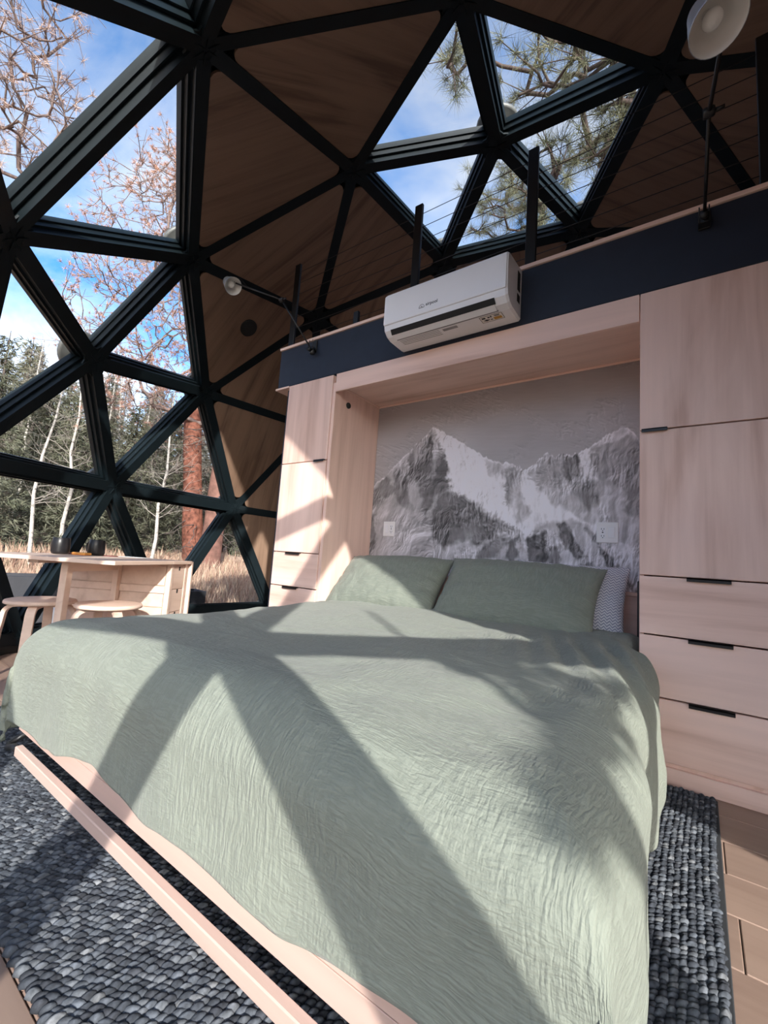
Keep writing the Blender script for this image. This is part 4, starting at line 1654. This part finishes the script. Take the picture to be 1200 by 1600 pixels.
def terrain():
    rr = np.concatenate([np.linspace(3.35, 12, 70), np.linspace(12.3, 40, 60), np.linspace(41, 130, 45)])
    aa = np.linspace(0, 2 * math.pi, 240, endpoint=False)
    A_, R_ = np.meshgrid(aa, rr)
    X = DC[0] + R_ * np.cos(A_)
    Y = DC[1] + R_ * np.sin(A_)
    Z = ground_z(X, Y)
    Z[0] = -.3
    V = np.stack([X, Y, Z], -1).reshape(-1, 3)
    na = len(aa)
    i, j = np.meshgrid(np.arange(na), np.arange(len(rr) - 1))
    a = (j * na + i).ravel()
    b = (j * na + (i + 1) % na).ravel()
    F = np.stack([a, b, b + na, a + na], -1)
    me = mesh_np('ground', V, F, True)
    m, nt, bs, out = new_mat('dry_meadow')
    v = coords(nt, (1.2, 1.2, 1.2), 'Object', False)
    n1 = N(nt, 'ShaderNodeTexNoise', i_Scale=.5, i_Detail=9.0, i_Roughness=.65)
    nt.links.new(v, n1.inputs['Vector'])
    c1 = ramp(nt, n1.outputs['Fac'], [(.30, (.26, .185, .14)), (.48, (.48, .35, .265)), (.62, (.60, .455, .35)), (.75, (.42, .34, .25))])
    n2 = N(nt, 'ShaderNodeTexNoise', i_Scale=18.0, i_Detail=4.0)
    nt.links.new(v, n2.inputs['Vector'])
    mx = N(nt, 'ShaderNodeMix', data_type='RGBA', blend_type='MULTIPLY')
    mx.inputs[0].default_value = .7
    nt.links.new(c1, mx.inputs[6])
    c2 = ramp(nt, n2.outputs['Fac'], [(.3, (.45, .42, .40)), (.65, (1.1, 1.05, 1.0))])
    nt.links.new(c2, mx.inputs[7])
    nt.links.new(mx.outputs[2], bs.inputs['Base Color'])
    bs.inputs['Roughness'].default_value = .95
    bs.inputs['Specular IOR Level'].default_value = .1
    bump(nt, bs, n2.outputs['Fac'], .8, .05)
    me.materials.append(m)
    o = link('ground', me)
    tag(o, 'tan dry meadow rising towards the wooded hillside', 'ground', kind='structure')


terrain()


def grass():
    """dry grass blades"""
    n = 30000
    az = np.radians(RNG.uniform(128, 205, n))
    r = 3.75 + RNG.beta(1.15, 2.2, n) * 11
    x = DC[0] + r * np.cos(az)
    y = DC[1] + r * np.sin(az)
    cl = fbm(x * 1.1, y * 1.1, 3, 77)
    h = RNG.uniform(.10, .34, n) * (.35 + 1.4 * cl) * np.clip((r - 3.3) / 3.5, .25, 1)
    z = ground_z(x, y)
    a = RNG.uniform(0, 2 * math.pi, n)
    w = RNG.uniform(.006, .013, n) * (.6 + r / 9)
    lean = RNG.uniform(.1, .55, n) * h
    la = RNG.uniform(0, 2 * math.pi, n)
    p0 = np.stack([x + np.cos(a) * w, y + np.sin(a) * w, z - .01], -1)
    p1 = np.stack([x - np.cos(a) * w, y - np.sin(a) * w, z - .01], -1)
    p2 = np.stack([x + np.cos(la) * lean, y + np.sin(la) * lean, z + h], -1)
    V = np.stack([p0, p1, p2], 1).reshape(-1, 3)
    F = np.arange(n * 3).reshape(-1, 3)
    pal = np.array([(.40, .28, .205), (.48, .355, .265), (.33, .21, .155), (.27, .165, .12), (.30, .24, .16)])
    c = pal[RNG.choice(5, n, p=[.34, .26, .2, .12, .08])] * RNG.uniform(.8, 1.15, (n, 1))
    me = mesh_np('dry_grass', V, F, False, {'col': np.repeat(c[:, None], 3, 1).reshape(-1, 3)})
    me.materials.append(attr_mat('straw_blades', 'col', .9))
    tag(link('dry_grass', me), 'tall dry tan grass growing outside the low windows', 'grass', kind='stuff')


grass()


# ---------------------------------------------------------------- tree tools
def tubes_np(segs, n=5):
    """segs: list of (p0, p1, r0, r1) -> verts, quads"""
    P0 = np.array([s_[0] for s_ in segs], float)
    P1 = np.array([s_[1] for s_ in segs], float)
    R0 = np.array([s_[2] for s_ in segs], float)
    R1 = np.array([s_[3] for s_ in segs], float)
    D = P1 - P0
    D /= np.linalg.norm(D, axis=1, keepdims=True) + 1e-9
    ref = np.where(np.abs(D[:, 2:3]) > .9, np.array([[1., 0, 0]]), np.array([[0, 0, 1.]]))
    X = np.cross(D, ref)
    X /= np.linalg.norm(X, axis=1, keepdims=True) + 1e-9
    Y = np.cross(D, X)
    th = np.linspace(0, 2 * math.pi, n, endpoint=False)
    dirs = X[:, None] * np.cos(th)[None, :, None] + Y[:, None] * np.sin(th)[None, :, None]
    V = np.concatenate([P0[:, None] + dirs * R0[:, None, None], P1[:, None] + dirs * R1[:, None, None]], 1).reshape(-1, 3)
    k = np.arange(n)
    f = np.stack([k, (k + 1) % n, n + (k + 1) % n, n + k], -1)
    F = (f[None] + (np.arange(len(segs)) * 2 * n)[:, None, None]).reshape(-1, 4)
    return V, F


def needles_np(C, D, n_per, length, width, spread, rng, jit=.25):
    """starburst needle tufts: centres C, directions D -> triangles"""
    m = len(C)
    C = np.repeat(C, n_per, 0)
    D = np.repeat(D, n_per, 0)
    d = D * (1 - spread) + rng.normal(0, 1, (m * n_per, 3)) * spread
    d /= np.linalg.norm(d, axis=1, keepdims=True) + 1e-9
    L = length * rng.uniform(1 - jit, 1 + jit, (m * n_per, 1))
    s_ = np.cross(d, rng.normal(0, 1, d.shape))
    s_ /= np.linalg.norm(s_, axis=1, keepdims=True) + 1e-9
    base = C + rng.normal(0, length * .10, C.shape)
    V = np.stack([base + s_ * width, base - s_ * width, base + d * L], 1).reshape(-1, 3)
    return V, np.arange(len(V)).reshape(-1, 3)


m_bark_red = plain('red_pine_bark', (.165, .066, .045), .9, 0, .65, 9, .2, .9)
m_bark_grey = plain('grey_bark', (.115, .095, .085), .9, 0, .35, 9, .2, .6)
m_twig = plain('dead_twig', (.20, .150, .135), .9, 0, .3, 12, .2)
m_twig_dk = plain('dark_twig', (.075, .055, .05), .9, 0, .3, 12, .2)
m_aspen = None


def leafmat(name, c0, c1, trans=.25):
    m, nt, b, out = new_mat(name)
    v = coords(nt, (1.6, 1.6, 1.6))
    ns = N(nt, 'ShaderNodeTexNoise', i_Scale=1.0, i_Detail=5.0)
    nt.links.new(v, ns.inputs['Vector'])
    c = ramp(nt, ns.outputs['Fac'], [(.3, c0), (.7, c1)])
    nt.links.new(c, b.inputs['Base Color'])
    b.inputs['Roughness'].default_value = .8
    b.inputs['Specular IOR Level'].default_value = .15
    return m


m_spruce = leafmat('spruce_needles', (.085, .095, .062), (.18, .18, .13))
m_spruce2 = leafmat('grey_spruce_needles', (.15, .148, .122), (.28, .262, .218))
m_pine = leafmat('pine_needles', (.095, .105, .065), (.20, .205, .13))
m_deadneedle = leafmat('dead_pine_needles', (.34, .185, .14), (.52, .33, .26))
m_paleneedle = leafmat('pale_dead_needles', (.36, .24, .20), (.55, .42, .36))


def aspen_mat():
    m, nt, b, out = new_mat('aspen_bark')
    v = coords(nt, (3.5, 3.5, 9))
    ns = N(nt, 'ShaderNodeTexNoise', i_Scale=1.0, i_Detail=5.0, i_Roughness=.7)
    nt.links.new(v, ns.inputs['Vector'])
    c = ramp(nt, ns.outputs['Fac'], [(.36, (.07, .06, .055)), (.43, (.36, .335, .30)), (.7, (.52, .49, .44))])
    nt.links.new(c, b.inputs['Base Color'])
    b.inputs['Roughness'].default_value = .85
    return m


m_aspen = aspen_mat()


def grow(root, targets, r_tip, r_scale, rng, sag=.08, step=.5):
    """connect target tips to the growing skeleton (nearest node), return segments + tip dirs"""
    nodes = [np.asarray(q, float) for q in root]
    par = [-1] + list(range(len(root) - 1))
    nd = np.array(nodes)
    order = np.argsort([np.min(np.linalg.norm(nd - t_, axis=1)) for t_ in targets])
    tips = {}
    for oi in order:
        t_ = np.asarray(targets[oi], float)
        arr = np.array(nodes)
        dd = np.linalg.norm(arr - t_, axis=1) + .35 * np.clip(arr[:, 2] - t_[2], 0, None)
        k = int(np.argmin(dd))
        p = nodes[k]
        L = np.linalg.norm(t_ - p)
        ns = max(2, int(L / step) + 1)
        side = rng.normal(0, .10 * L, 3)
        last = k
        for q in range(1, ns + 1):
            f = q / ns
            w = p * (1 - f) + t_ * f + side * math.sin(math.pi * f) + np.array([0, 0, -sag * L * math.sin(math.pi * f)]) + (rng.normal(0, .025 * step * 2, 3) if q < ns else 0)
            nodes.append(w)
            par.append(last)
            last = len(nodes) - 1
        tips[oi] = last
    # radius by number of descendants
    cnt = np.zeros(len(nodes))
    for v_ in tips.values():
        cnt[v_] += 1
    for i in range(len(nodes) - 1, 0, -1):
        if par[i] >= 0:
            cnt[par[i]] += cnt[i]
    rad_ = r_tip + r_scale * np.sqrt(cnt)
    segs = []
    for i in range(len(root), len(nodes)):
        p_ = par[i]
        segs.append((nodes[p_], nodes[i], min(rad_[p_], rad_[i] * 1.5), rad_[i]))
    tipc = np.array([nodes[tips[k]] for k in range(len(targets))])
    tipd = np.array([nrm(nodes[tips[k]] - nodes[par[tips[k]]]) for k in range(len(targets))])
    return segs, tipc, tipd, nodes


def tree_obj(name, label, group, base, parts, cat='tree'):
    o = empty(name, tuple(base))
    tag(o, label, cat, group)
    for pn, (V, F), m, sm in parts:
        me = mesh_np(pn, np.asarray(V) - np.asarray(base), F, sm)
        me.materials.append(m)
        c_ = link(pn, me, o)
        if pn != 'trunk':
            c_['kind'] = 'stuff'
    return o


def trunk_np(pts, radii, n=14, rough=.06, seed=0, sub=10):
    """closely ringed trunk with ridged bark"""
    pts = np.array(pts, float)
    t = np.linspace(0, len(pts) - 1, (len(pts) - 1) * sub + 1)
    P = np.stack([np.interp(t, np.arange(len(pts)), pts[:, k]) for k in range(3)], -1)
    R_ = np.interp(t, np.arange(len(pts)), radii)
    th = np.linspace(0, 2 * math.pi, n, endpoint=False)
    TT, HH = np.meshgrid(th, t)
    k = 1 + rough * (fbm(np.cos(TT) * 4 + 9 + seed, HH * 2.2 + np.sin(TT) * 4, 3, seed) - .5) * 2
    V = np.stack([P[:, None, 0] + R_[:, None] * k * np.cos(TT), P[:, None, 1] + R_[:, None] * k * np.sin(TT), P[:, None, 2] + 0 * TT], -1).reshape(-1, 3)
    i, j = np.meshgrid(np.arange(n), np.arange(len(t) - 1))
    a = (j * n + i).ravel()
    b = (j * n + (i + 1) % n).ravel()
    return V, np.stack([a, b, b + n, a + n], -1)


def on_ground(u, v, dist):
    d = pray(u, v)
    h = nrm([d[0], d[1], 0])
    x, y = EYE[0] + h[0] * dist, EYE[1] + h[1] * dist
    return np.array([x, y, float(ground_z(x, y))])


# ---------------------------------------------------------------- dead red ponderosa by the window
rng = np.random.default_rng(3)
pb = on_ground(306, 855, 14.5)
top = pb + np.array([.35, .45, 13.5])
LX = nrm(CAM_X * [1, 1, 0])
trk = [pb + np.array([0, 0, -.2]), pb - LX * .30 + np.array([0, 0, 2.2]), pb - LX * .62 + np.array([.0, .05, 4.6]), pb - LX * .8 + np.array([.1, .1, 8]), top - LX * .9]
tr_r = [.33, .275, .25, .18, .06]
root = [trk[1] * (1 - f) + trk[4] * f for f in np.linspace(.12, 1, 26)]
tg = []
while len(tg) < 1700:
    f = rng.uniform(.15, 1.0)
    c_ = trk[1] * (1 - f) + trk[4] * f
    R_ = (3.7 * math.sin(math.pi * min(1, .16 + f * .80)) + .5) * rng.uniform(.25, 1.0) ** .6
    a = rng.uniform(0, 2 * math.pi)
    t_ = c_ + np.array([math.cos(a) * R_, math.sin(a) * R_, rng.normal(.25, .35) + R_ * .12])
    tg.append(t_)
segs, tc_, td_, nodes_ = grow(root, tg, .007, .0030, rng, .05, .45)
# extra bare twiglets
tw = []
for c_, d_ in zip(tc_, td_):
    for _ in range(3):
        e_ = nrm(d_ + rng.normal(0, .7, 3)) * rng.uniform(.18, .5)
        tw.append((c_ - d_ * .12, c_ + e_, .007, .004))
b1 = tubes_np(segs + tw, 4)
tips = np.concatenate([tc_] + [np.array([t_[1] for t_ in tw])])
tdir = np.concatenate([td_, np.array([nrm(t_[1] - t_[0]) for t_ in tw])])
sel = rng.random(len(tips)) < .62
nv = needles_np(tips[sel], tdir[sel], 22, .115, .0055, .60, rng)
# lower dead snag branches
sn_s = []
for _ in range(46):
    z = rng.uniform(.5, 4.2)
    a = rng.uniform(0, 2 * math.pi)
    p = pb + np.array([math.cos(a) * .3, math.sin(a) * .3, z])
    d_ = np.array([math.cos(a), math.sin(a), rng.uniform(-.5, .1)])
    L = rng.uniform(.5, 1.6)
    for q in range(4):
        p2 = p + d_ * L / 4 + rng.normal(0, .05, 3) + np.array([0, 0, -.03])
        sn_s.append((p, p2, .016 - q * .0035, .0125 - q * .003))
        if q > 0:
            for _k in range(2):
                sn_s.append((p2, p2 + rng.normal(0, .17, 3) + np.array([0, 0, -.07]), .006, .003))
        p = p2
b2 = tubes_np(sn_s, 4)
tree_obj('dead_pine', 'tall pine with red bark and dead pink needles outside the left windows', None, pb,
         [('trunk', trunk_np(trk, tr_r, 18, .10, 4, 16), m_bark_red, True), ('branches', b1, m_twig, False), ('snag_branches', b2, m_bark_grey, False), ('needles', nv, m_deadneedle, False)])
# second darker trunk right behind it
pb2 = on_ground(330, 850, 14.2)
tree_obj('bare_trunk', 'dull red pine trunk just behind the large red one', None, pb2,
         [('trunk', trunk_np([pb2 - [0, 0, .2], pb2 + [.1, 0, 3], pb2 + [-.2, .1, 6.5], pb2 + [-.1, .1, 9]], [.33, .28, .2, .07], 12, .10, 9, 10), plain('dull_red_bark', (.17, .085, .065), .9, 0, .4, 6), True)])

# ---------------------------------------------------------------- drooping dead branches at the upper left (nearer pine)
rng = np.random.default_rng(12)
nb = on_ground(-420, 700, 10.5)
root = [nb + np.array([0, 0, z]) for z in np.linspace(3, 12, 14)]
tg = []
for _ in range(230):
    u, v = rng.uniform(-260, 128), rng.uniform(-160, 300)
    if u > 128 - max(0, (v - 40)) * .15 and rng.random() < .7:
        continue
    if rng.random() < .35 and v > 230:
        continue
    tg.append(EYE + pray(u, v) * rng.uniform(7.6, 9.2))
segs, tc_, td_, _n = grow(root, tg, .005, .0030, rng, .12, .35)
tw = []
for c_, d_ in zip(tc_, td_):
    for _ in range(3):
        e_ = nrm(d_ + rng.normal(0, .6, 3) + np.array([0, 0, -.35])) * rng.uniform(.15, .42)
        tw.append((c_ - d_ * .1, c_ + e_, .005, .003))
tips = np.concatenate([tc_, np.array([t_[1] for t_ in tw])])
tdir = np.concatenate([td_, np.array([nrm(t_[1] - t_[0]) for t_ in tw])])
sel = rng.random(len(tips)) < .7
tree_obj('drooping_pine', 'half-dead pine whose drooping branches hang over the upper left windows', None, nb,
         [('trunk', trunk_np([nb - [0, 0, .2], nb + [0, 0, 6], nb + [0, 0, 13]], [.34, .26, .08], 12, .08, 2, 10), m_bark_grey, True),
          ('branches', tubes_np(segs + tw, 4), m_twig, False),
          ('needles', needles_np(tips[sel], tdir[sel], 26, .095, .0030, .65, rng), m_paleneedle, False)])

# ---------------------------------------------------------------- living pines over the skylight


def live_pine(base, height, fov, n_t, dist, seed, label, lean=(0, 0), tl=.17, n_need=34):
    rng = np.random.default_rng(seed)
    base = np.asarray(base, float)
    tp = base + np.array([lean[0], lean[1], height])
    root = [base * (1 - f) + tp * f for f in np.linspace(.3, 1, 16)]
    tg = []
    for (u0, u1, v0, v1, n_) in fov:
        for _ in range(n_):
            tg.append(EYE + pray(rng.uniform(u0, u1), rng.uniform(v0, v1)) * rng.uniform(*dist))
    for _ in range(n_t):
        f = rng.uniform(.35, 1)
        a = rng.uniform(0, 2 * math.pi)
        R_ = rng.uniform(.6, 2.6) * (1.2 - f)
        q = base * (1 - f) + tp * f + np.array([math.cos(a) * R_, math.sin(a) * R_, .2])
        if np.linalg.norm(q - DC) > DR + .5:
            tg.append(q)
    tg = [t_ for t_ in tg if np.linalg.norm(t_ - DC) > DR + .45]
    segs, tc_, td_, _n = grow(root, tg, .006, .0055, rng, .04, .4)
    tw = []
    for c_, d_ in zip(tc_, td_):
        for _ in range(2):
            e_ = nrm(d_ + rng.normal(0, .75, 3)) * rng.uniform(.15, .36)
            tw.append((c_ - d_ * .08, c_ + e_, .006, .004))
    tips = np.concatenate([tc_, np.array([t_[1] for t_ in tw])])
    tdir = np.concatenate([td_, np.array([nrm(t_[1] - t_[0]) for t_ in tw])])
    return tree_obj('pine', label, 'living pines around the dome', base,
                    [('trunk', trunk_np([base - [0, 0, .3], base * .5 + tp * .5, tp], [.30, .22, .05], 12, .08, seed, 12), m_bark_grey, True),
                     ('branches', tubes_np(segs + tw, 5), m_twig_dk, False),
                     ('needles', needles_np(tips, tdir, n_need * 2, tl, .0023, .60, rng), m_pine, False)])


SHADE = [(690, 1040), (740, 1040), (790, 1046), (840, 1052), (875, 1075), (890, 1110), (905, 1150), (925, 1190), (945, 1230), (960, 1270), (975, 1310), (880, 1010), (830, 1000), (780, 985), (930, 1040), (985, 1050), (1000, 1090), (1010, 1150), (820, 1085), (960, 1150)]


def add_shade_pine():  # unseen tree added outdoors, tufts placed sunward of the bed to shade it
    rng = np.random.default_rng(5)
    tg = []
    for (u, v) in SHADE:
        d = pray(u, v)
        q = EYE + d * ((.50 - EYE[2]) / d[2])
        for _ in range(3):
            t_ = 2.0
            while np.linalg.norm(q + SUN_DIR * t_ - DC) < DR + .30:
                t_ += .05
            tg.append(q + SUN_DIR * (t_ + rng.uniform(0, .45)) + rng.normal(0, .022, 3))
    base = np.array([2.05, -.85, float(ground_z(2.05, -.85))])
    root = [base + np.array([0, 0, z]) for z in np.linspace(.5, 2.4, 8)]
    segs, tc_, td_, _n = grow(root, tg, .004, .003, rng, .03, .25)
    return tree_obj('added_shade_pine', 'unseen young pine added outside the glass behind the viewpoint to shade the bed', None, base,
                    [('trunk', trunk_np([base - [0, 0, .2], base + [0, 0, 1.2], base + [0, 0, 2.6]], [.05, .035, .01], 10, .05, 5, 8), m_bark_grey, True),
                     ('branches', tubes_np(segs, 4), m_twig_dk, False), ('needles', needles_np(tc_, td_, 60, .085, .0035, .7, rng), m_pine, False)])


add_shade_pine()
g1 = lambda x, y: np.array([x, y, float(ground_z(x, y))])
live_pine(g1(1.2, 8.4), 10.5, [(760, 1000, 10, 105, 26), (800, 930, 100, 160, 6), (900, 1010, 140, 260, 22), (690, 740, 20, 120, 7), (830, 900, 230, 330, 8)], 24, (5.6, 7.2), 41,
          'living pine with needle tufts spreading above the right side of the skylight', (-1.3, -.9))
live_pine(g1(-2.9, 11.5), 10.2, [(735, 880, 285, 375, 40), (770, 860, 250, 330, 14)], 110, (8.6, 10.5), 42,
          'living pine seen low through the skylight behind the loft railing', (.2, -.2), .20, 30)


# ---------------------------------------------------------------- aspens
def aspen_mesh(seed, H):
    rng = np.random.default_rng(seed)
    pts = [np.array([0, 0, -.2])]
    for k in range(6):
        pts.append(pts[-1] + np.array([rng.normal(0, .10), rng.normal(0, .10), H / 6]))
    rr = np.linspace(.07, .016, 7)
    V0, F0 = trunk_np(pts, rr, 9, .05, seed, 6)
    segs = []
    for _ in range(26):
        f = rng.uniform(.25, .98)
        i = min(5, int(f * 6))
        p = pts[i] * (1 - (f * 6 - i)) + pts[i + 1] * (f * 6 - i)
        a = rng.uniform(0, 2 * math.pi)
        d_ = np.array([math.cos(a), math.sin(a), rng.uniform(.2, .9)])
        L = rng.uniform(.5, 1.7) * (1.1 - f * .5)
        r = .018 * (1.2 - f)
        for q in range(4):
            d_ = nrm(d_ + rng.normal(0, .22, 3) + np.array([0, 0, .06]))
            p2 = p + d_ * L / 4
            segs.append((p, p2, r, r * .75))
            for _k in range(2):
                e_ = nrm(d_ + rng.normal(0, .6, 3)) * rng.uniform(.15, .45)
                segs.append((p2, p2 + e_, r * .5, .003))
                segs.append((p2 + e_, p2 + e_ + nrm(e_ + rng.normal(0, .15, 3)) * .22, .003, .002))
            p = p2
            r *= .75
    V1, F1 = tubes_np(segs, 4)
    return (V0, F0), (V1, F1)


asp = [aspen_mesh(60 + k, h) for k, h in enumerate((8.0, 7.2, 8.8))]
asp_me = []
for k, (a0, a1) in enumerate(asp):
    m0 = mesh_np('trunk', a0[0], a0[1], True)
    m0.materials.append(m_aspen)
    m1 = mesh_np('branches', a1[0], a1[1], False)
    m1.materials.append(plain('aspen_twig%d' % k, (.30, .27, .235), .85))
    asp_me.append((m0, m1))
ASP = [(50, 11.0, 0, 1.15, 'white aspen trunk standing nearest the table, left of the mugs'), (96, 14.5, 1, 1.1, 'slim white aspen behind the leaf end of the table'), (128, 17.5, 2, 1.0, 'thin pale aspen far between the mugs and the spruces'),
       (238, 13.0, 1, 1.0, 'white aspen just left of the red pine trunk'), (212, 17.0, 2, 1.05, 'slim pale aspen behind the window hub over the papers'), (-60, 12.5, 2, 1.0, 'white aspen at the far left edge of the windows'),
       (20, 18.0, 0, 1.2, 'tall pale aspen rising above the conifers at the left'), (165, 21.0, 0, 1.2, 'distant pale aspen behind the upright window strut'), (-180, 15.0, 1, 1.1, 'pale aspen beyond the left window edge')]
for k, (u, dist, t, sc, lab_) in enumerate(ASP):
    p = on_ground(u, 850, dist)
    sc = min(sc, (math.tan(math.radians(20.5)) * dist + EYE[2] - p[2]) / (8.0, 7.2, 8.8)[t])
    o = empty('aspen', tuple(p), k * 1.3)
    o.scale = (sc, sc, sc)
    tag(o, lab_, 'tree', 'bare white aspens')
    link('trunk', asp_me[t][0], o)
    link('branches', asp_me[t][1], o)['kind'] = 'stuff'


# ---------------------------------------------------------------- spruces
def spruce_mesh(seed, H, R0, dens):
    rng = np.random.default_rng(seed)
    segs, C, D = [], [], []
    nl = int(H * 3.6)
    for l in range(nl):
        z = .4 + (H - .5) * (l / nl) ** .95
        rad_ = R0 * (1 - z / H) ** .85 + .12
        nb_ = 7
        for b_ in range(nb_):
            a = rng.uniform(0, 2 * math.pi)
            L = rad_ * rng.uniform(.6, 1.15)
            d_ = np.array([math.cos(a), math.sin(a), -.18])
            p0 = np.array([0, 0, z])
            tip = p0 + d_ * L
            segs.append((p0, tip, .012, .004))
            m_ = max(2, int(L * dens))
            f = rng.uniform(.12, 1.05, m_)
            q = p0 + d_ * (L * f)[:, None] + rng.normal(0, .06, (m_, 3)) * (1 + L * .5)
            q[:, 2] -= (f * f) * L * .10
            C.append(q)
            dd = np.tile(d_, (m_, 1)) + rng.normal(0, .5, (m_, 3)) + np.array([0, 0, -.25])
            D.append(dd / np.linalg.norm(dd, axis=1, keepdims=True))
    C, D = np.concatenate(C), np.concatenate(D)
    nd = needles_np(C, D, 5, .26, .022, .38, rng)
    tk = trunk_np([(0, 0, -.3), (0, 0, H * .5), (0, 0, H)], [H * .018, H * .011, .01], 8, .05, seed, 4)
    return tk, tubes_np(segs, 3), nd


sp_me = []
for k, (H, R0, dn, mm) in enumerate([(8.5, 1.9, 9, m_spruce), (10.5, 2.1, 8, m_spruce2), (6.5, 1.7, 10, m_spruce), (12.5, 2.2, 7, m_spruce2)]):
    tk, br, nd = spruce_mesh(90 + k, H, R0, dn)
    ms = []
    for nm_, (V, F), m_ in (('trunk', tk, m_bark_grey), ('branches', br, m_twig_dk), ('needles', nd, mm)):
        me = mesh_np(nm_, V, F, False)
        me.materials.append(m_)
        ms.append((nm_, me))
    sp_me.append(ms)
rng = np.random.default_rng(77)
SPR = []
for (u, dist, t, sc) in [(-40, 14.5, 0, 1.0), (95, 15.5, 2, .95), (20, 20.0, 1, 1.0), (135, 19.0, 0, 1.0), (190, 16.5, 2, 1.0), (225, 21.0, 1, .95), (262, 17.5, 0, .95), (290, 22, 3, .95), (345, 19, 2, 1.1), (60, 26, 3, 1.0), (165, 27, 3, 1.05), (110, 33, 1, 1.2), (-5, 31, 1, 1.2), (240, 32, 3, 1.0), (320, 30, 1, 1.1), (380, 26, 0, 1.1), (-120, 18, 1, 1), (-100, 28, 3, 1), (-220, 21, 0, 1.1), (-200, 33, 1, 1.1), (75, 22, 0, 1.1), (45, 17, 2, 1.1), (150, 23, 1, 1.1), (205, 25, 0, 1.2), (250, 24, 2, 1.2), (0, 24, 0, 1.2)]:
    SPR.append((*on_ground(u, 850, dist), t, sc))
for k in range(110):
    u = rng.uniform(-420, 520)
    dist = rng.uniform(36, 85)
    q_ = on_ground(u, 850, dist)
    if all(math.hypot(q_[0] - s_[0], q_[1] - s_[1]) > 5.0 for s_ in SPR):
        SPR.append((*q_, int(rng.integers(0, 4)), rng.uniform(.8, 1.25)))
for k in range(16):
    a = rng.uniform(-20, 115)
    dist = rng.uniform(13, 30)
    x, y = DC[0] + dist * math.cos(math.radians(a)), DC[1] + dist * math.sin(math.radians(a))
    if all(math.hypot(x - s_[0], y - s_[1]) > 4.5 for s_ in SPR):
        SPR.append((x, y, float(ground_z(x, y)), int(rng.integers(0, 4)), rng.uniform(.8, 1.2)))
ORD = ['leftmost', 'second from left', 'third from left', 'fourth from left', 'fifth from left', 'sixth from left', 'seventh from left', 'eighth from left', 'ninth from left', 'tenth from left', 'eleventh from left', 'twelfth from left', 'thirteenth from left', 'thirteenth from right', 'twelfth from right', 'eleventh from right', 'tenth from right', 'ninth from right', 'eighth from right', 'seventh from right', 'sixth from right', 'fifth from right', 'fourth from right', 'third from right', 'second from right', 'rightmost']
_ang = [-math.atan2(s_[1], -s_[0]) for s_ in SPR[:26]]
RANK = {k: r for r, k in enumerate(sorted(range(26), key=lambda q: -_ang[q]))}
for k, (x, y, z, t, sc) in enumerate(SPR):
    dist_ = math.hypot(x, y)
    sc = min(sc, (math.tan(math.radians(rng.uniform(16.0, 19.8))) * dist_ + EYE[2] - z) / (8.5, 10.5, 6.5, 12.5)[t])
    sc = max(sc, .25)
    o = empty('spruce', (x, y, z), float(rng.uniform(0, 6.28)))
    o.scale = (sc, sc, sc)
    near = k < 26
    tag(o, ('shaggy spruce, %s in the near stand outside the windows' % ORD[RANK[k]]) if near else 'distant conifer on the wooded hillside', 'tree', 'spruces outside the windows' if near else 'conifers on the hillside')
    for nm_, me in sp_me[t]:
        c_ = link(nm_, me, o)
        if nm_ != 'trunk':
            c_['kind'] = 'stuff'


# ---------------------------------------------------------------- pink cliff
def cliff():
    u, v = np.meshgrid(np.linspace(-1, 1, 110), np.linspace(0, 1, 60))
    az = math.radians(103) + u * math.radians(34)
    r = 46 - 9 * v + 5 * (fbm(u * 6 + 4, v * 5, 5, 3) - .5) + 2.0 * np.abs(fbm(u * 16 + 4, v * 3, 4, 13) - .5)
    top_ = 33 * (1 - .55 * u ** 2) * (.85 + .3 * fbm(u * 5 + 9, v * 0, 3, 8))
    X = DC[0] + r * np.cos(az)
    Y = DC[1] + r * np.sin(az)
    Z = -2 + v * top_
    nu, nv_ = 110, 60
    i, j = np.meshgrid(np.arange(nu - 1), np.arange(nv_ - 1))
    a = (j * nu + i).ravel()
    me = mesh_np('rock_cliff', np.stack([X, Y, Z], -1).reshape(-1, 3), np.stack([a, a + 1, a + nu + 1, a + nu], -1), False)
    me.materials.append(plain('pink_sandstone', (.46, .27, .20), .9, 0, .35, .25, .2, .5))
    o = link('rock_cliff', me)
    s_ = o.modifiers.new('thickness', 'SOLIDIFY')
    s_.thickness = 3
    s_.offset = 1
    tag(o, 'pink sandstone cliff glimpsed through the skylight', 'cliff')


cliff()

# ---------------------------------------------------------------- grey outdoor planters
m_gbox = plain('charcoal_board', (.030, .032, .040), .7, 0, .15, 5)


def planter(label, p, rz, w, h, d):
    o = empty('planter_box', tuple(p), rz)
    tag(o, label, 'planter', 'grey planters outside')
    k = 3
    for q in range(k):
        z0 = q * h / k
        MB().box(-w / 2, w / 2, -d / 2, -d / 2 + .03, z0 + .004, z0 + h / k - .004, .003).build('front_board', m_gbox, o)
        MB().box(-w / 2, w / 2, d / 2 - .03, d / 2, z0 + .004, z0 + h / k - .004, .003).build('back_board', m_gbox, o)
        for sx in (-1, 1):
            xx = sx * (w / 2 - .015)
            MB().box(xx - .015, xx + .015, -d / 2 + .03, d / 2 - .03, z0 + .004, z0 + h / k - .004, .003).build('end_board', m_gbox, o)
    MB().box(-w / 2 + .03, w / 2 - .03, -d / 2 + .03, d / 2 - .03, 0, h * .9, .0).build('soil', plain('dark_soil', (.05, .04, .035), .95), o)


planter('charcoal planter outside the window behind the near stool', g1(-5.35, 1.33), math.radians(75), .95, .66, .45)
planter('charcoal planter outside the window at the drawer end of the table', g1(-5.05, 2.93), math.radians(80), .40, .52, .35)
